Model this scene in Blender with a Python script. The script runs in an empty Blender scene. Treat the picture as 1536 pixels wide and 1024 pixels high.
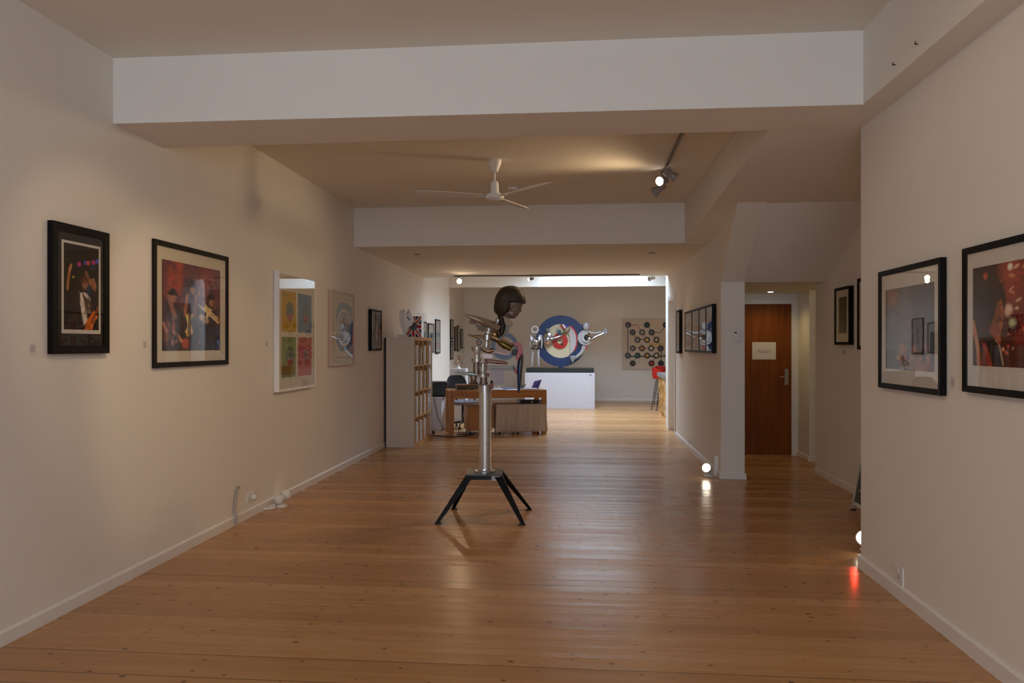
import bpy, bmesh, math, random
import numpy as np
from mathutils import Matrix, Vector, Euler

random.seed(7)
SC = bpy.context.scene
COL = SC.collection
PI = math.pi

# ------------------------------------------------------------------ camera
FPX = 1140.0
TH = math.atan(102.0 / FPX)
CT, ST = math.cos(TH), math.sin(TH)
H = 1.45
HY = 518.0
cam_d = bpy.data.cameras.new('camera')
cam = bpy.data.objects.new('camera', cam_d)
COL.objects.link(cam)
cam.location = (0, 0, H)
cam.rotation_euler = (PI / 2, 0, TH)
cam_d.sensor_width = 36.0
cam_d.lens = 36.0 * FPX / 1536.0
cam_d.shift_y = (HY - 512.0) / 1536.0
cam_d.clip_start = 0.05
SC.camera = cam


def U(px):
    return (px - 768.0) / FPX


def W(px, py, zc):
    u = U(px)
    return Vector((zc * (-ST + u * CT), zc * (CT + u * ST), H - (py - HY) / FPX * zc))


def F(px, py):
    return W(px, py, H * FPX / (py - HY))


def onX(px, X):
    return X / (U(px) * CT - ST)


def onY(px, Y):
    return Y / (CT + U(px) * ST)


def YX(px, X):          # world Y of the point at pixel column px on the plane x = X
    return onX(px, X) * (CT + U(px) * ST)


def XY(px, Y):
    return onY(px, Y) * (-ST + U(px) * CT)


def ZX(px, py, X):
    return H - (py - HY) / FPX * onX(px, X)


def ZY(px, py, Y):
    return H - (py - HY) / FPX * onY(px, Y)


# ------------------------------------------------------------------ colour + materials
def lin(c):
    if isinstance(c, str):
        c = c.lstrip('#')
        c = [int(c[i:i + 2], 16) / 255 for i in (0, 2, 4)]
    return tuple(x / 12.92 if x <= 0.04045 else ((x + 0.055) / 1.055) ** 2.4 for x in c[:3])


MATS = {}


def mat(name, color, rough=0.5, metal=0.0, spec=0.5, emit=None, estr=0.0, noise=0.0, nscale=8.0, bump=0.0, bscale=40.0, coat=0.0):
    if name in MATS:
        return MATS[name]
    m = bpy.data.materials.new(name)
    m.use_nodes = True
    nt = m.node_tree
    b = nt.nodes['Principled BSDF']
    c = lin(color)
    b.inputs['Base Color'].default_value = (*c, 1)
    b.inputs['Roughness'].default_value = rough
    b.inputs['Metallic'].default_value = metal
    b.inputs['Specular IOR Level'].default_value = spec
    b.inputs['Coat Weight'].default_value = coat
    if emit:
        b.inputs['Emission Color'].default_value = (*lin(emit), 1)
        b.inputs['Emission Strength'].default_value = estr
    tc = nt.nodes.new('ShaderNodeTexCoord')
    nz = nt.nodes.new('ShaderNodeTexNoise')
    nz.inputs['Scale'].default_value = nscale
    nz.inputs['Detail'].default_value = 4
    nt.links.new(tc.outputs['Object'], nz.inputs['Vector'])
    amt = noise if noise else 0.02
    mx = nt.nodes.new('ShaderNodeMix')
    mx.data_type = 'RGBA'
    mx.inputs['A'].default_value = (*[x * (1 - amt) for x in c], 1)
    mx.inputs['B'].default_value = (*[min(1, x * (1 + amt)) for x in c], 1)
    nt.links.new(nz.outputs['Fac'], mx.inputs['Factor'])
    nt.links.new(mx.outputs['Result'], b.inputs['Base Color'])
    if bump:
        nb = nt.nodes.new('ShaderNodeTexNoise')
        nb.inputs['Scale'].default_value = bscale
        nb.inputs['Detail'].default_value = 3
        nt.links.new(tc.outputs['Object'], nb.inputs['Vector'])
        bp = nt.nodes.new('ShaderNodeBump')
        bp.inputs['Strength'].default_value = bump
        bp.inputs['Distance'].default_value = 0.01
        nt.links.new(nb.outputs['Fac'], bp.inputs['Height'])
        nt.links.new(bp.outputs['Normal'], b.inputs['Normal'])
    MATS[name] = m
    return m


def glass_mat(name, tint=(1, 1, 1), refl=1.0, rough=0.0, ior=1.5):
    if name in MATS:
        return MATS[name]
    m = bpy.data.materials.new(name)
    m.use_nodes = True
    nt = m.node_tree
    nt.nodes.clear()
    out = nt.nodes.new('ShaderNodeOutputMaterial')
    mix = nt.nodes.new('ShaderNodeMixShader')
    tr = nt.nodes.new('ShaderNodeBsdfTransparent')
    tr.inputs['Color'].default_value = (*tint, 1)
    gl = nt.nodes.new('ShaderNodeBsdfGlossy')
    gl.inputs['Roughness'].default_value = rough
    gl.inputs['Color'].default_value = (refl, refl, refl, 1)
    fr = nt.nodes.new('ShaderNodeLayerWeight')
    fr.inputs['Blend'].default_value = 0.5
    pw = nt.nodes.new('ShaderNodeMath')
    pw.operation = 'POWER'
    pw.inputs[1].default_value = 5.0
    nt.links.new(fr.outputs['Facing'], pw.inputs[0])
    f0 = ((ior - 1) / (ior + 1)) ** 2
    ma = nt.nodes.new('ShaderNodeMath')
    ma.operation = 'MULTIPLY_ADD'
    ma.inputs[1].default_value = 1 - f0
    ma.inputs[2].default_value = f0
    nt.links.new(pw.outputs[0], ma.inputs[0])
    nt.links.new(ma.outputs[0], mix.inputs[0])
    nt.links.new(tr.outputs[0], mix.inputs[1])
    nt.links.new(gl.outputs[0], mix.inputs[2])
    nt.links.new(mix.outputs[0], out.inputs['Surface'])
    MATS[name] = m
    return m


def vcol_mat(name, rough=0.55):
    if name in MATS:
        return MATS[name]
    m = bpy.data.materials.new(name)
    m.use_nodes = True
    nt = m.node_tree
    b = nt.nodes['Principled BSDF']
    b.inputs['Roughness'].default_value = rough
    b.inputs['Specular IOR Level'].default_value = 0.2
    a = nt.nodes.new('ShaderNodeVertexColor')
    a.layer_name = 'Col'
    nt.links.new(a.outputs['Color'], b.inputs['Base Color'])
    MATS[name] = m
    return m


def floor_mat():
    m = bpy.data.materials.new('pine_boards')
    m.use_nodes = True
    nt = m.node_tree
    L = nt.links.new
    N = nt.nodes.new
    b = nt.nodes['Principled BSDF']

    def math_(op, a, bb=None, c=None):
        n = N('ShaderNodeMath')
        n.operation = op
        for i, v in enumerate((a, bb, c)):
            if v is None:
                continue
            if isinstance(v, (int, float)):
                n.inputs[i].default_value = v
            else:
                L(v, n.inputs[i])
        return n.outputs[0]
    geo = N('ShaderNodeNewGeometry')
    sep = N('ShaderNodeSeparateXYZ')
    L(geo.outputs['Position'], sep.inputs[0])
    x, y = sep.outputs[0], sep.outputs[1]
    BW = 0.118
    yb = math_('DIVIDE', y, BW)
    idx = math_('FLOOR', yb)
    fr = math_('FRACT', yb)
    wn = N('ShaderNodeTexWhiteNoise')
    wn.noise_dimensions = '1D'
    L(idx, wn.inputs['W'])
    rnd = wn.outputs['Value']
    # grain: stretched along x
    cmb = N('ShaderNodeCombineXYZ')
    L(math_('MULTIPLY', x, 1.3), cmb.inputs[0])
    L(math_('MULTIPLY', y, 26.0), cmb.inputs[1])
    L(math_('MULTIPLY', rnd, 40.0), cmb.inputs[2])
    gn = N('ShaderNodeTexNoise')
    gn.inputs['Scale'].default_value = 1.0
    gn.inputs['Detail'].default_value = 5
    gn.inputs['Distortion'].default_value = 0.4
    L(cmb.outputs[0], gn.inputs['Vector'])
    # base colour by board + grain
    tone = math_('ADD', math_('MULTIPLY', rnd, 0.5), math_('MULTIPLY', gn.outputs['Fac'], 0.65))
    cr = N('ShaderNodeValToRGB')
    e = cr.color_ramp.elements
    e[0].position = 0.15
    e[0].color = (*lin('#a5764a'), 1)
    e[1].position = 0.95
    e[1].color = (*lin('#cfa274'), 1)
    e2 = cr.color_ramp.elements.new(0.55)
    e2.color = (*lin('#bd8b5a'), 1)
    L(tone, cr.inputs[0])
    # knots
    ck = N('ShaderNodeCombineXYZ')
    L(math_('MULTIPLY', x, 6.5), ck.inputs[0])
    L(math_('MULTIPLY', y, 9.0), ck.inputs[1])
    L(math_('MULTIPLY', rnd, 3.0), ck.inputs[2])
    vo = N('ShaderNodeTexVoronoi')
    vo.inputs['Scale'].default_value = 1.0
    vo.voronoi_dimensions = '2D'
    vo.inputs['Randomness'].default_value = 1.0
    L(ck.outputs[0], vo.inputs['Vector'])
    sc = N('ShaderNodeSeparateColor')
    L(vo.outputs['Color'], sc.inputs[0])
    size = math_('MULTIPLY', math_('SUBTRACT', sc.outputs[0], 0.45), 0.19)
    kd = math_('SUBTRACT', vo.outputs['Distance'], size)
    mr = N('ShaderNodeMapRange')
    mr.inputs['From Min'].default_value = 0.02
    mr.inputs['From Max'].default_value = -0.03
    L(kd, mr.inputs['Value'])
    knot = mr.outputs[0]
    mk = N('ShaderNodeMix')
    mk.data_type = 'RGBA'
    L(math_('MULTIPLY', knot, 0.8), mk.inputs['Factor'])
    L(cr.outputs[0], mk.inputs['A'])
    mk.inputs['B'].default_value = (*lin('#4e2010'), 1)
    # gaps: every board fine line, some wide dark
    edge = math_('MINIMUM', fr, math_('SUBTRACT', 1.0, fr))
    wn2 = N('ShaderNodeTexWhiteNoise')
    wn2.noise_dimensions = '1D'
    L(math_('ADD', math_('ROUND', yb), 91.7), wn2.inputs['W'])
    big = math_('GREATER_THAN', wn2.outputs['Value'], 0.84)
    wid = math_('ADD', math_('MULTIPLY', big, 0.018), 0.010)
    gap = math_('LESS_THAN', edge, wid)
    gapk = math_('MULTIPLY', gap, math_('ADD', math_('MULTIPLY', big, 0.5), 0.22))
    mg = N('ShaderNodeMix')
    mg.data_type = 'RGBA'
    L(gapk, mg.inputs['Factor'])
    L(mk.outputs['Result'], mg.inputs['A'])
    mg.inputs['B'].default_value = (*lin('#2c1408'), 1)
    L(mg.outputs['Result'], b.inputs['Base Color'])
    # roughness
    rr = math_('ADD', math_('MULTIPLY', gn.outputs['Fac'], 0.10), math_('ADD', math_('MULTIPLY', rnd, 0.10), 0.17))
    L(rr, b.inputs['Roughness'])
    b.inputs['Specular IOR Level'].default_value = 0.34
    # bump: cupped boards + grain
    cup = math_('POWER', math_('SUBTRACT', math_('MULTIPLY', fr, 2.0), 1.0), 2.0)
    wave = N('ShaderNodeTexNoise')
    wave.inputs['Scale'].default_value = 1.0
    wave.inputs['Detail'].default_value = 2
    cw = N('ShaderNodeCombineXYZ')
    L(math_('MULTIPLY', x, 0.12), cw.inputs[0])
    L(math_('MULTIPLY', y, 14.0), cw.inputs[1])
    L(cw.outputs[0], wave.inputs['Vector'])
    hgt = math_('ADD', math_('MULTIPLY', cup, math_('ADD', math_('MULTIPLY', rnd, 0.35), 0.1)),
                math_('ADD', math_('MULTIPLY', gap, -0.8), math_('ADD', math_('MULTIPLY', gn.outputs['Fac'], 0.12), math_('MULTIPLY', wave.outputs['Fac'], 0.9))))
    bp = N('ShaderNodeBump')
    bp.inputs['Strength'].default_value = 0.55
    bp.inputs['Distance'].default_value = 0.0035
    L(hgt, bp.inputs['Height'])
    L(bp.outputs['Normal'], b.inputs['Normal'])
    MATS['pine_boards'] = m
    return m


def wood_mat(name, c1, c2, axis=2, rough=0.45, scale=1.0):
    if name in MATS:
        return MATS[name]
    m = bpy.data.materials.new(name)
    m.use_nodes = True
    nt = m.node_tree
    b = nt.nodes['Principled BSDF']
    b.inputs['Roughness'].default_value = rough
    tc = nt.nodes.new('ShaderNodeTexCoord')
    mp = nt.nodes.new('ShaderNodeMapping')
    s = [22.0 * scale] * 3
    s[axis] = 1.6 * scale
    mp.inputs['Scale'].default_value = s
    nz = nt.nodes.new('ShaderNodeTexNoise')
    nz.inputs['Scale'].default_value = 1.0
    nz.inputs['Detail'].default_value = 6
    nz.inputs['Distortion'].default_value = 0.6
    cr = nt.nodes.new('ShaderNodeValToRGB')
    cr.color_ramp.elements[0].position = 0.3
    cr.color_ramp.elements[0].color = (*lin(c1), 1)
    cr.color_ramp.elements[1].position = 0.7
    cr.color_ramp.elements[1].color = (*lin(c2), 1)
    nt.links.new(tc.outputs['Object'], mp.inputs[0])
    nt.links.new(mp.outputs[0], nz.inputs['Vector'])
    nt.links.new(nz.outputs['Fac'], cr.inputs[0])
    nt.links.new(cr.outputs[0], b.inputs['Base Color'])
    MATS[name] = m
    return m


WALL = mat('wall_paint', '#e9e4dc', rough=0.85, spec=0.2, noise=0.015, nscale=2.0, bump=0.08, bscale=60)
CEIL = mat('ceiling_paint', '#e6e0d6', rough=0.9, spec=0.1, noise=0.01, nscale=2.0, bump=0.05, bscale=60)
TRIM = mat('trim_gloss', '#e8e4e0', rough=0.4, noise=0.01)
PINE = floor_mat()
BLACK = mat('black_lacquer', '#0b0a09', rough=0.5, spec=.15)
DKBROWN = mat('dark_brown_wood', '#1c100b', rough=0.5, spec=.18)
WHITEF = mat('white_lacquer', '#ece8e4', rough=0.35)
CREAM = mat('cream_mount', '#e2d9c4', rough=0.8)
WMOUNT = mat('white_mount', '#e4ded4', rough=0.8)
DMOUNT = mat('dark_mount', '#241e1a', rough=0.7)
STEEL = mat('brushed_steel', '#b8b6b2', rough=0.28, metal=.8, noise=0.08, nscale=30)
ALU = mat('dull_aluminium', '#c6c2bd', rough=0.34, metal=.7, noise=0.15, nscale=18)
CHROME = mat('chrome', '#b4b2b4', rough=0.16, metal=1.0)
BRASS = mat('aged_brass', '#8a7054', rough=0.4, metal=1.0, noise=0.25, nscale=14)
BRONZE = mat('dark_bronze', '#3b3029', rough=0.42, metal=0.55, noise=0.25, nscale=20, bump=0.15, bscale=60)
WHITEP = mat('white_plastic', '#e6e4e0', rough=0.4)
GREYP = mat('grey_plastic', '#8f8c8a', rough=0.45)
BLKP = mat('black_plastic', '#101013', rough=0.4)
PLINTH = mat('plinth_paint', '#c6c5cc', rough=0.6)
GLASS = glass_mat('picture_glass', refl=.72)
CLEAR = glass_mat('clear_acrylic', tint=(0.93, 0.95, 0.95))
PRINT = vcol_mat('printed_paper')
LAMPW = mat('lamp_glow', '#ffffff', emit='#fff0d8', estr=25.0)
LAMPD = mat('lamp_glow_dim', '#ffffff', emit='#ffe0b8', estr=3.0)
LAMPC = mat('downlight_glow', '#ffffff', emit='#e8fbff', estr=25.0)
RED = mat('red_enamel', '#a8160a', rough=0.35, noise=0.08)
BLUE = mat('blue_enamel', '#0d2a56', rough=0.35, noise=0.2, nscale=12)
OAK = wood_mat('oak_veneer', '#a8692c', '#cc8e48', axis=0)
OAKV = wood_mat('oak_veneer_vertical', '#9e6428', '#c08442', axis=2)
BIRCH = wood_mat('birch_edge', '#b98a4e', '#d0a468', axis=2)
DOORW = wood_mat('brown_door_veneer', '#703a12', '#8a4c1a', axis=2, rough=0.4)
DOORW.node_tree.nodes['Principled BSDF'].inputs['Specular IOR Level'].default_value = .2


# ------------------------------------------------------------------ mesh builder
class MB:
    def __init__(self):
        self.v = []
        self.f = []
        self.s = []
        self.M = Matrix.Identity(4)

    def add(self, vs, fs, smooth=False, M=None):
        n = len(self.v)
        T = self.M @ M if M is not None else self.M
        self.v += [tuple(T @ Vector(p)) for p in vs]
        self.f += [tuple(i + n for i in f) for f in fs]
        self.s += [smooth] * len(fs)
        return self

    def hexa(self, p, M=None):   # 4 bottom points ccw, 4 top points ccw
        return self.add(p, [(3, 2, 1, 0), (4, 5, 6, 7), (0, 1, 5, 4), (1, 2, 6, 5), (2, 3, 7, 6), (3, 0, 4, 7)], M=M)

    def box(self, x0, x1, y0, y1, z0, z1, M=None):
        return self.hexa([(x0, y0, z0), (x1, y0, z0), (x1, y1, z0), (x0, y1, z0),
                          (x0, y0, z1), (x1, y0, z1), (x1, y1, z1), (x0, y1, z1)], M)

    def prism(self, pts, d0, d1, plane='xz', M=None, smooth=False):
        n = len(pts)
        area = sum(pts[i][0] * pts[(i + 1) % n][1] - pts[(i + 1) % n][0] * pts[i][1] for i in range(n))
        if area < 0:
            pts = pts[::-1]
        if plane == 'xz':
            mk = lambda a, b, d: (a, d, b)
            d0, d1 = max(d0, d1), min(d0, d1)
        elif plane == 'yz':
            mk = lambda a, b, d: (d, a, b)
            d0, d1 = min(d0, d1), max(d0, d1)
        else:
            mk = lambda a, b, d: (a, b, d)
            d0, d1 = min(d0, d1), max(d0, d1)
        vs = [mk(a, b, d0) for a, b in pts] + [mk(a, b, d1) for a, b in pts]
        fs = [tuple(range(n))[::-1], tuple(range(n, 2 * n))] + [(i, (i + 1) % n, n + (i + 1) % n, n + i) for i in range(n)]
        return self.add(vs, fs, M=M)

    def lathe(self, prof, a=(0, 0, 0), b=(0, 0, 1), n=24, M=None, cap=True):
        # prof: list of (r, t) with t along a->b in metres from a ; axis direction a->b
        a = Vector(a)
        d = (Vector(b) - a).normalized()
        q = d.to_track_quat('Z', 'Y')
        vs, fs = [], []
        for r, t in prof:
            for k in range(n):
                an = 2 * PI * k / n
                vs.append(tuple(a + q @ Vector((r * math.cos(an), r * math.sin(an), t))))
        for i in range(len(prof) - 1):
            for k in range(n):
                k2 = (k + 1) % n
                fs.append((i * n + k, i * n + k2, (i + 1) * n + k2, (i + 1) * n + k))
        if cap:
            fs.append(tuple(range(n))[::-1])
            fs.append(tuple((len(prof) - 1) * n + k for k in range(n)))
        return self.add(vs, fs, smooth=True, M=M)

    def rod(self, a, b, r, r2=None, n=16, M=None):
        L = (Vector(b) - Vector(a)).length
        return self.lathe([(r, 0), (r if r2 is None else r2, L)], a, b, n, M)

    def ball(self, c, r, n=20, m=12, M=None, rot=None):
        if isinstance(r, (int, float)):
            r = (r, r, r)
        R = rot.to_matrix() if rot else Matrix.Identity(3)
        vs, fs = [], []
        for i in range(1, m):
            ph = PI * i / m
            for k in range(n):
                an = 2 * PI * k / n
                p = R @ Vector((r[0] * math.sin(ph) * math.cos(an), r[1] * math.sin(ph) * math.sin(an), r[2] * math.cos(ph)))
                vs.append(tuple(Vector(c) + p))
        top = len(vs)
        vs.append(tuple(Vector(c) + R @ Vector((0, 0, r[2]))))
        vs.append(tuple(Vector(c) + R @ Vector((0, 0, -r[2]))))
        for i in range(m - 2):
            for k in range(n):
                k2 = (k + 1) % n
                fs.append((i * n + k, (i + 1) * n + k, (i + 1) * n + k2, i * n + k2))
        for k in range(n):
            k2 = (k + 1) % n
            fs.append((top, k, k2))
            fs.append((top + 1, (m - 2) * n + k2, (m - 2) * n + k))
        return self.add(vs, fs, smooth=True, M=M)

    def tube(self, pts, r, n=10, M=None, closed=False):
        pts = [Vector(p) for p in pts]
        vs, fs = [], []
        rs = r if isinstance(r, (list, tuple)) else [r] * len(pts)
        prev = None
        cnt = len(pts)
        for i, p in enumerate(pts):
            if closed:
                d = (pts[(i + 1) % cnt] - pts[i - 1]).normalized()
            else:
                d = (pts[min(i + 1, cnt - 1)] - pts[max(i - 1, 0)]).normalized()
            if prev is None:
                up = Vector((0, 0, 1)) if abs(d.z) < 0.9 else Vector((1, 0, 0))
                x = d.cross(up).normalized()
            else:
                x = (prev - d * prev.dot(d)).normalized()
            prev = x
            y = d.cross(x)
            for k in range(n):
                an = 2 * PI * k / n
                vs.append(tuple(p + (x * math.cos(an) + y * math.sin(an)) * rs[i]))
        for i in range(cnt if closed else cnt - 1):
            j = (i + 1) % cnt
            for k in range(n):
                k2 = (k + 1) % n
                fs.append((i * n + k, i * n + k2, j * n + k2, j * n + k))
        if not closed:
            fs.append(tuple(range(n))[::-1])
            fs.append(tuple((cnt - 1) * n + k for k in range(n)))
        return self.add(vs, fs, smooth=True, M=M)

    def ring(self, r0, r1, y0, y1, n=48, cx=0, cz=0, a0=0.0, a1=2 * PI, clip=None):
        # flat ring in the xz plane, thickness y0..y1
        full = abs(a1 - a0 - 2 * PI) < 1e-6
        N = n if full else n + 1
        vs, fs = [], []
        for k in range(N):
            an = a0 + (a1 - a0) * k / n
            for r, y in ((r0, y0), (r1, y0), (r1, y1), (r0, y1)):
                x = cx + r * math.cos(an)
                if clip is not None:
                    x = max(x, clip)
                vs.append((x, y, cz + r * math.sin(an)))
        for k in range(n):
            j = (k + 1) % N
            for i in range(4):
                i2 = (i + 1) % 4
                fs.append((k * 4 + i, k * 4 + i2, j * 4 + i2, j * 4 + i))
        if not full:
            fs.append((3, 2, 1, 0))
            fs.append(tuple(n * 4 + i for i in range(4)))
        return self.add(vs, fs)

    def build(self, name, material, parent=None, bevel=0.0, angle=35, mods=None):
        me = bpy.data.meshes.new(name)
        me.from_pydata(self.v, [], self.f)
        bm = bmesh.new()
        bm.from_mesh(me)
        bmesh.ops.recalc_face_normals(bm, faces=bm.faces)
        bm.to_mesh(me)
        bm.free()
        if any(self.s):
            for p, s in zip(me.polygons, self.s):
                p.use_smooth = s
            me.set_sharp_from_angle(angle=math.radians(angle))
        me.materials.append(material)
        o = bpy.data.objects.new(name, me)
        COL.objects.link(o)
        if parent is not None:
            o.parent = parent
        if bevel:
            b = o.modifiers.new('bevel', 'BEVEL')
            b.width = bevel
            b.segments = 2
            b.limit_method = 'ANGLE'
            b.angle_limit = math.radians(50)
        return o


def thing(name, label, cat, loc=(0, 0, 0), rotz=0.0, group=None):
    o = bpy.data.objects.new(name, None)
    COL.objects.link(o)
    o.empty_display_size = 0.1
    o.location = loc
    o.rotation_euler = (0, 0, rotz)
    o['label'] = label
    o['category'] = cat
    if group:
        o['group'] = group
    return o


def tag(o, label, cat, group=None):
    o['label'] = label
    o['category'] = cat
    if group:
        o['group'] = group
    return o


def struct(name, mb, m, **kw):
    o = mb.build(name, m, **kw)
    o['kind'] = 'structure'
    return o


def dup(root, loc, rotz=None, label=None, group=None):
    r = root.copy()
    COL.objects.link(r)
    r.location = loc
    if rotz is not None:
        r.rotation_euler = (0, 0, rotz)
    if label:
        r['label'] = label
    if group:
        r['group'] = group
    for ch in list(root.children):
        c = ch.copy()
        COL.objects.link(c)
        c.parent = r
        for g in ch.children:
            d = g.copy()
            COL.objects.link(d)
            d.parent = c
    return r


# ------------------------------------------------------------------ the room
XL = -2.785      # left wall
XR = 1.825       # near right wall
YC = 5.14        # its corner
XW = 1.53        # corridor right wall
XA = 2.67        # alcove right wall
YD = 10.34       # door wall
YF = 20.0        # far wall
YB = -3.4        # window wall behind the camera

struct('floor', MB().box(-3.4, 4.4, YB - .2, YF + .2, -0.1, 0), PINE)

struct('wall_left', MB().box(XL - .15, XL, YB, 13.4, 0, 3.4), WALL)
struct('wall_left', MB().box(XL - .3, -2.90, 13.4, 16.75, 0, 3.4), WALL)
struct('wall_left', MB().box(-3.3, -3.06, 16.75, YF, 0, 3.4), WALL)
struct('wall_far', MB().box(-3.4, 4.4, YF, YF + .15, 0, 3.4), WALL)
struct('wall_right', MB().box(XR, 2.9, YB, YC, 0, 3.45), WALL)
struct('wall_alcove', MB().box(XA, 2.9, YC, 8.77, 0, 3.2), WALL)
# passage going right, then the recess beside the door
struct('wall_passage', MB().box(2.67, 4.15, 8.77, 8.92, 0, 2.5), WALL)
struct('wall_passage', MB().box(4.0, 4.15, 8.5, 10.6, 0, 2.5), WALL)
struct('wall_recess', MB().box(2.86, 4.1, 9.81, 10.6, 0, 2.2), WALL)
# door wall with opening 1.98..2.79
struct('wall_door', MB().box(XW + .2, 1.95, YD, YD + .15, 0, 2.2), WALL)
struct('wall_door', MB().box(1.95, 2.86, YD, YD + .15, 2.05, 2.2), WALL)
# corridor right wall, with a doorway at 12.45..13.2
struct('wall_corridor', MB().box(XW, 1.78, 8.44, 12.45, 0, 3.2), WALL)
struct('wall_corridor', MB().box(XW, 1.78, 12.45, 13.25, 2.21, 3.2), WALL)
struct('wall_corridor', MB().box(XW, 1.78, 13.25, 13.8, 0, 3.2), WALL)
struct('wall_right_far', MB().box(1.78, 4.15, 13.65, 13.8, 0, 3.4), WALL)
struct('wall_right_far', MB().box(4.0, 4.15, 13.8, YF, 0, 3.4), WALL)

# ceilings
struct('ceiling', MB().hexa([(-2.95, YB, 3.165), (1.9, YB, 3.31), (1.9, 4.85, 3.31), (-2.95, 4.6, 3.165),
                             (-2.95, YB, 3.5), (1.9, YB, 3.5), (1.9, 4.85, 3.5), (-2.95, 4.6, 3.5)]), CEIL)
struct('ceiling', MB().box(-2.95, 1.3, 4.7, 9.3, 3.15, 3.4), CEIL)
# front beam (skewed a little)
struct('trim_1', MB().hexa([(-2.95, 4.31, 2.775), (1.70, 4.64, 2.868), (1.70, 5.135, 2.868), (-2.95, 4.87, 2.775),
                            (-2.95, 4.31, 3.4), (1.70, 4.64, 3.4), (1.70, 5.135, 3.4), (-2.95, 4.87, 3.4)]), WALL)
# longitudinal soffit at the near right
struct('trim_2', MB().hexa([(1.66, YB, 2.875), (1.9, YB, 2.875), (1.9, 5.14, 2.869), (1.66, 5.14, 2.868),
                            (1.66, YB, 3.5), (1.9, YB, 3.5), (1.9, 5.135, 3.5), (1.66, 5.135, 3.5)]), WALL)
# right soffit beyond the beam, underside falling gently towards the back
struct('trim_3', MB().hexa([(1.24, 5.0, 2.874), (2.9, 5.0, 2.884), (2.9, 9.25, 2.67), (1.24, 9.25, 2.67),
                            (1.24, 5.0, 3.4), (2.9, 5.0, 3.4), (2.9, 9.25, 3.4), (1.24, 9.25, 3.4)]), WALL)
# dropped ceiling of the corridor, its front face is the second beam
struct('ceiling', MB().box(-3.0, 1.7, 9.2, 13.5, 2.67, 3.4), CEIL)
# raking underside of the stair over the alcove: pier and panel
struct('trim_4', MB().hexa([(XW, 8.44, 2.14), (1.78, 8.44, 2.14), (1.78, 8.7, 2.14), (XW, 8.7, 2.14),
                            (1.448, 7.12, 2.80), (1.70, 7.12, 2.80), (1.78, 8.7, 2.80), (XW, 8.7, 2.80)]), WALL)
struct('trim_5', MB().hexa([(1.77, 8.50, 2.14), (4.1, 8.50, 2.14), (4.1, 10.6, 2.14), (1.77, 10.6, 2.14),
                            (1.69, 7.17, 2.80), (4.1, 7.17, 2.80), (4.1, 10.6, 2.80), (1.77, 10.6, 2.80)]), WALL)
# far bay: higher ceiling with a skylight opening, closed by a downstand beam before the last bay
ZF = 3.30
SX0, SX1, SY0, SY1 = -0.58, 1.16, 13.9, 16.75
struct('ceiling', MB().box(-3.4, SX0, 13.5, YF, ZF, 3.45), CEIL)
struct('ceiling', MB().box(SX1, 4.15, 13.5, YF, ZF, 3.45), CEIL)
struct('ceiling', MB().box(SX0, SX1, 13.5, SY0, ZF, 3.45), CEIL)
struct('ceiling', MB().box(SX0, SX1, SY1 + .15, YF, ZF, 3.45), CEIL)
struct('trim_6', MB().box(-3.4, 4.15, SY1, SY1 + .15, 2.745, ZF + .02), WALL)
well = MB()
well.box(SX0 - .1, SX0, SY0, SY1, ZF, 3.85)
well.box(SX1, SX1 + .1, SY0, SY1, ZF, 3.85)
well.box(SX0 - .1, SX1 + .1, SY0 - .1, SY0, ZF, 3.85)
well.box(SX0 - .1, SX1 + .1, SY1, SY1 + .1, ZF, 3.85)
sk = MB()
for a in (SX0, SX1 - .05):
    sk.box(a, a + .05, SY0, SY1, 3.72, 3.78)
for b in (SY0, (SY0 + SY1) / 2, SY1 - .05):
    sk.box(SX0, SX1, b, b + .05, 3.72, 3.78)
skyl = struct('window_1', sk, TRIM)
well.build('skylight_well', WALL, skyl)
pane = MB().box(SX0, SX1, SY0, SY1, 3.745, 3.755).build('pane', glass_mat('skylight_glass', ior=1.2), skyl)

# window wall behind the camera
wy = YB
struct('wall_back', MB().box(-2.95, -2.0, wy - .15, wy, 0, 3.5), WALL)
struct('wall_back', MB().box(1.3, 2.9, wy - .15, wy, 0, 3.5), WALL)
struct('wall_back', MB().box(-2.0, 1.3, wy - .15, wy, 2.75, 3.5), WALL)
struct('wall_back', MB().box(-2.0, 1.3, wy - .15, wy, 0, 0.5), WALL)
wf = MB()
for a in (-2.0, -0.93, 0.16, 1.24):
    wf.box(a, a + .06, wy - .12, wy - .04, .5, 2.75)
wf.box(-2, 1.3, wy - .12, wy - .04, .5, .56)
wf.box(-2, 1.3, wy - .12, wy - .04, 2.69, 2.75)
wf.box(-2, 1.3, wy - .12, wy - .04, 1.95, 2.0)
win = struct('window_2', wf, TRIM)
MB().box(-2, 1.3, wy - .085, wy - .075, .5, 2.75).build('pane', glass_mat('window_glass', ior=1.2), win)


# baseboards
def skirt(name, x0, x1, y0, y1, side, h=0.075, t=0.016):
    mb = MB()
    if side == '+x':
        pts = [(x0, 0), (x0 + t, 0), (x0 + t, h - .012), (x0 + t * .4, h), (x0, h)]
        mb.prism([(p[0], p[1]) for p in pts], y0, y1, 'xz')
    elif side == '-x':
        pts = [(x0, 0), (x0 - t, 0), (x0 - t, h - .012), (x0 - t * .4, h), (x0, h)]
        mb.prism(pts, y0, y1, 'xz')
    else:
        pts = [(y0, 0), (y0 - t, 0), (y0 - t, h - .012), (y0 - t * .4, h), (y0, h)]
        mb.prism(pts, x0, x1, 'yz')
    return struct(name, mb, TRIM)


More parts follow.
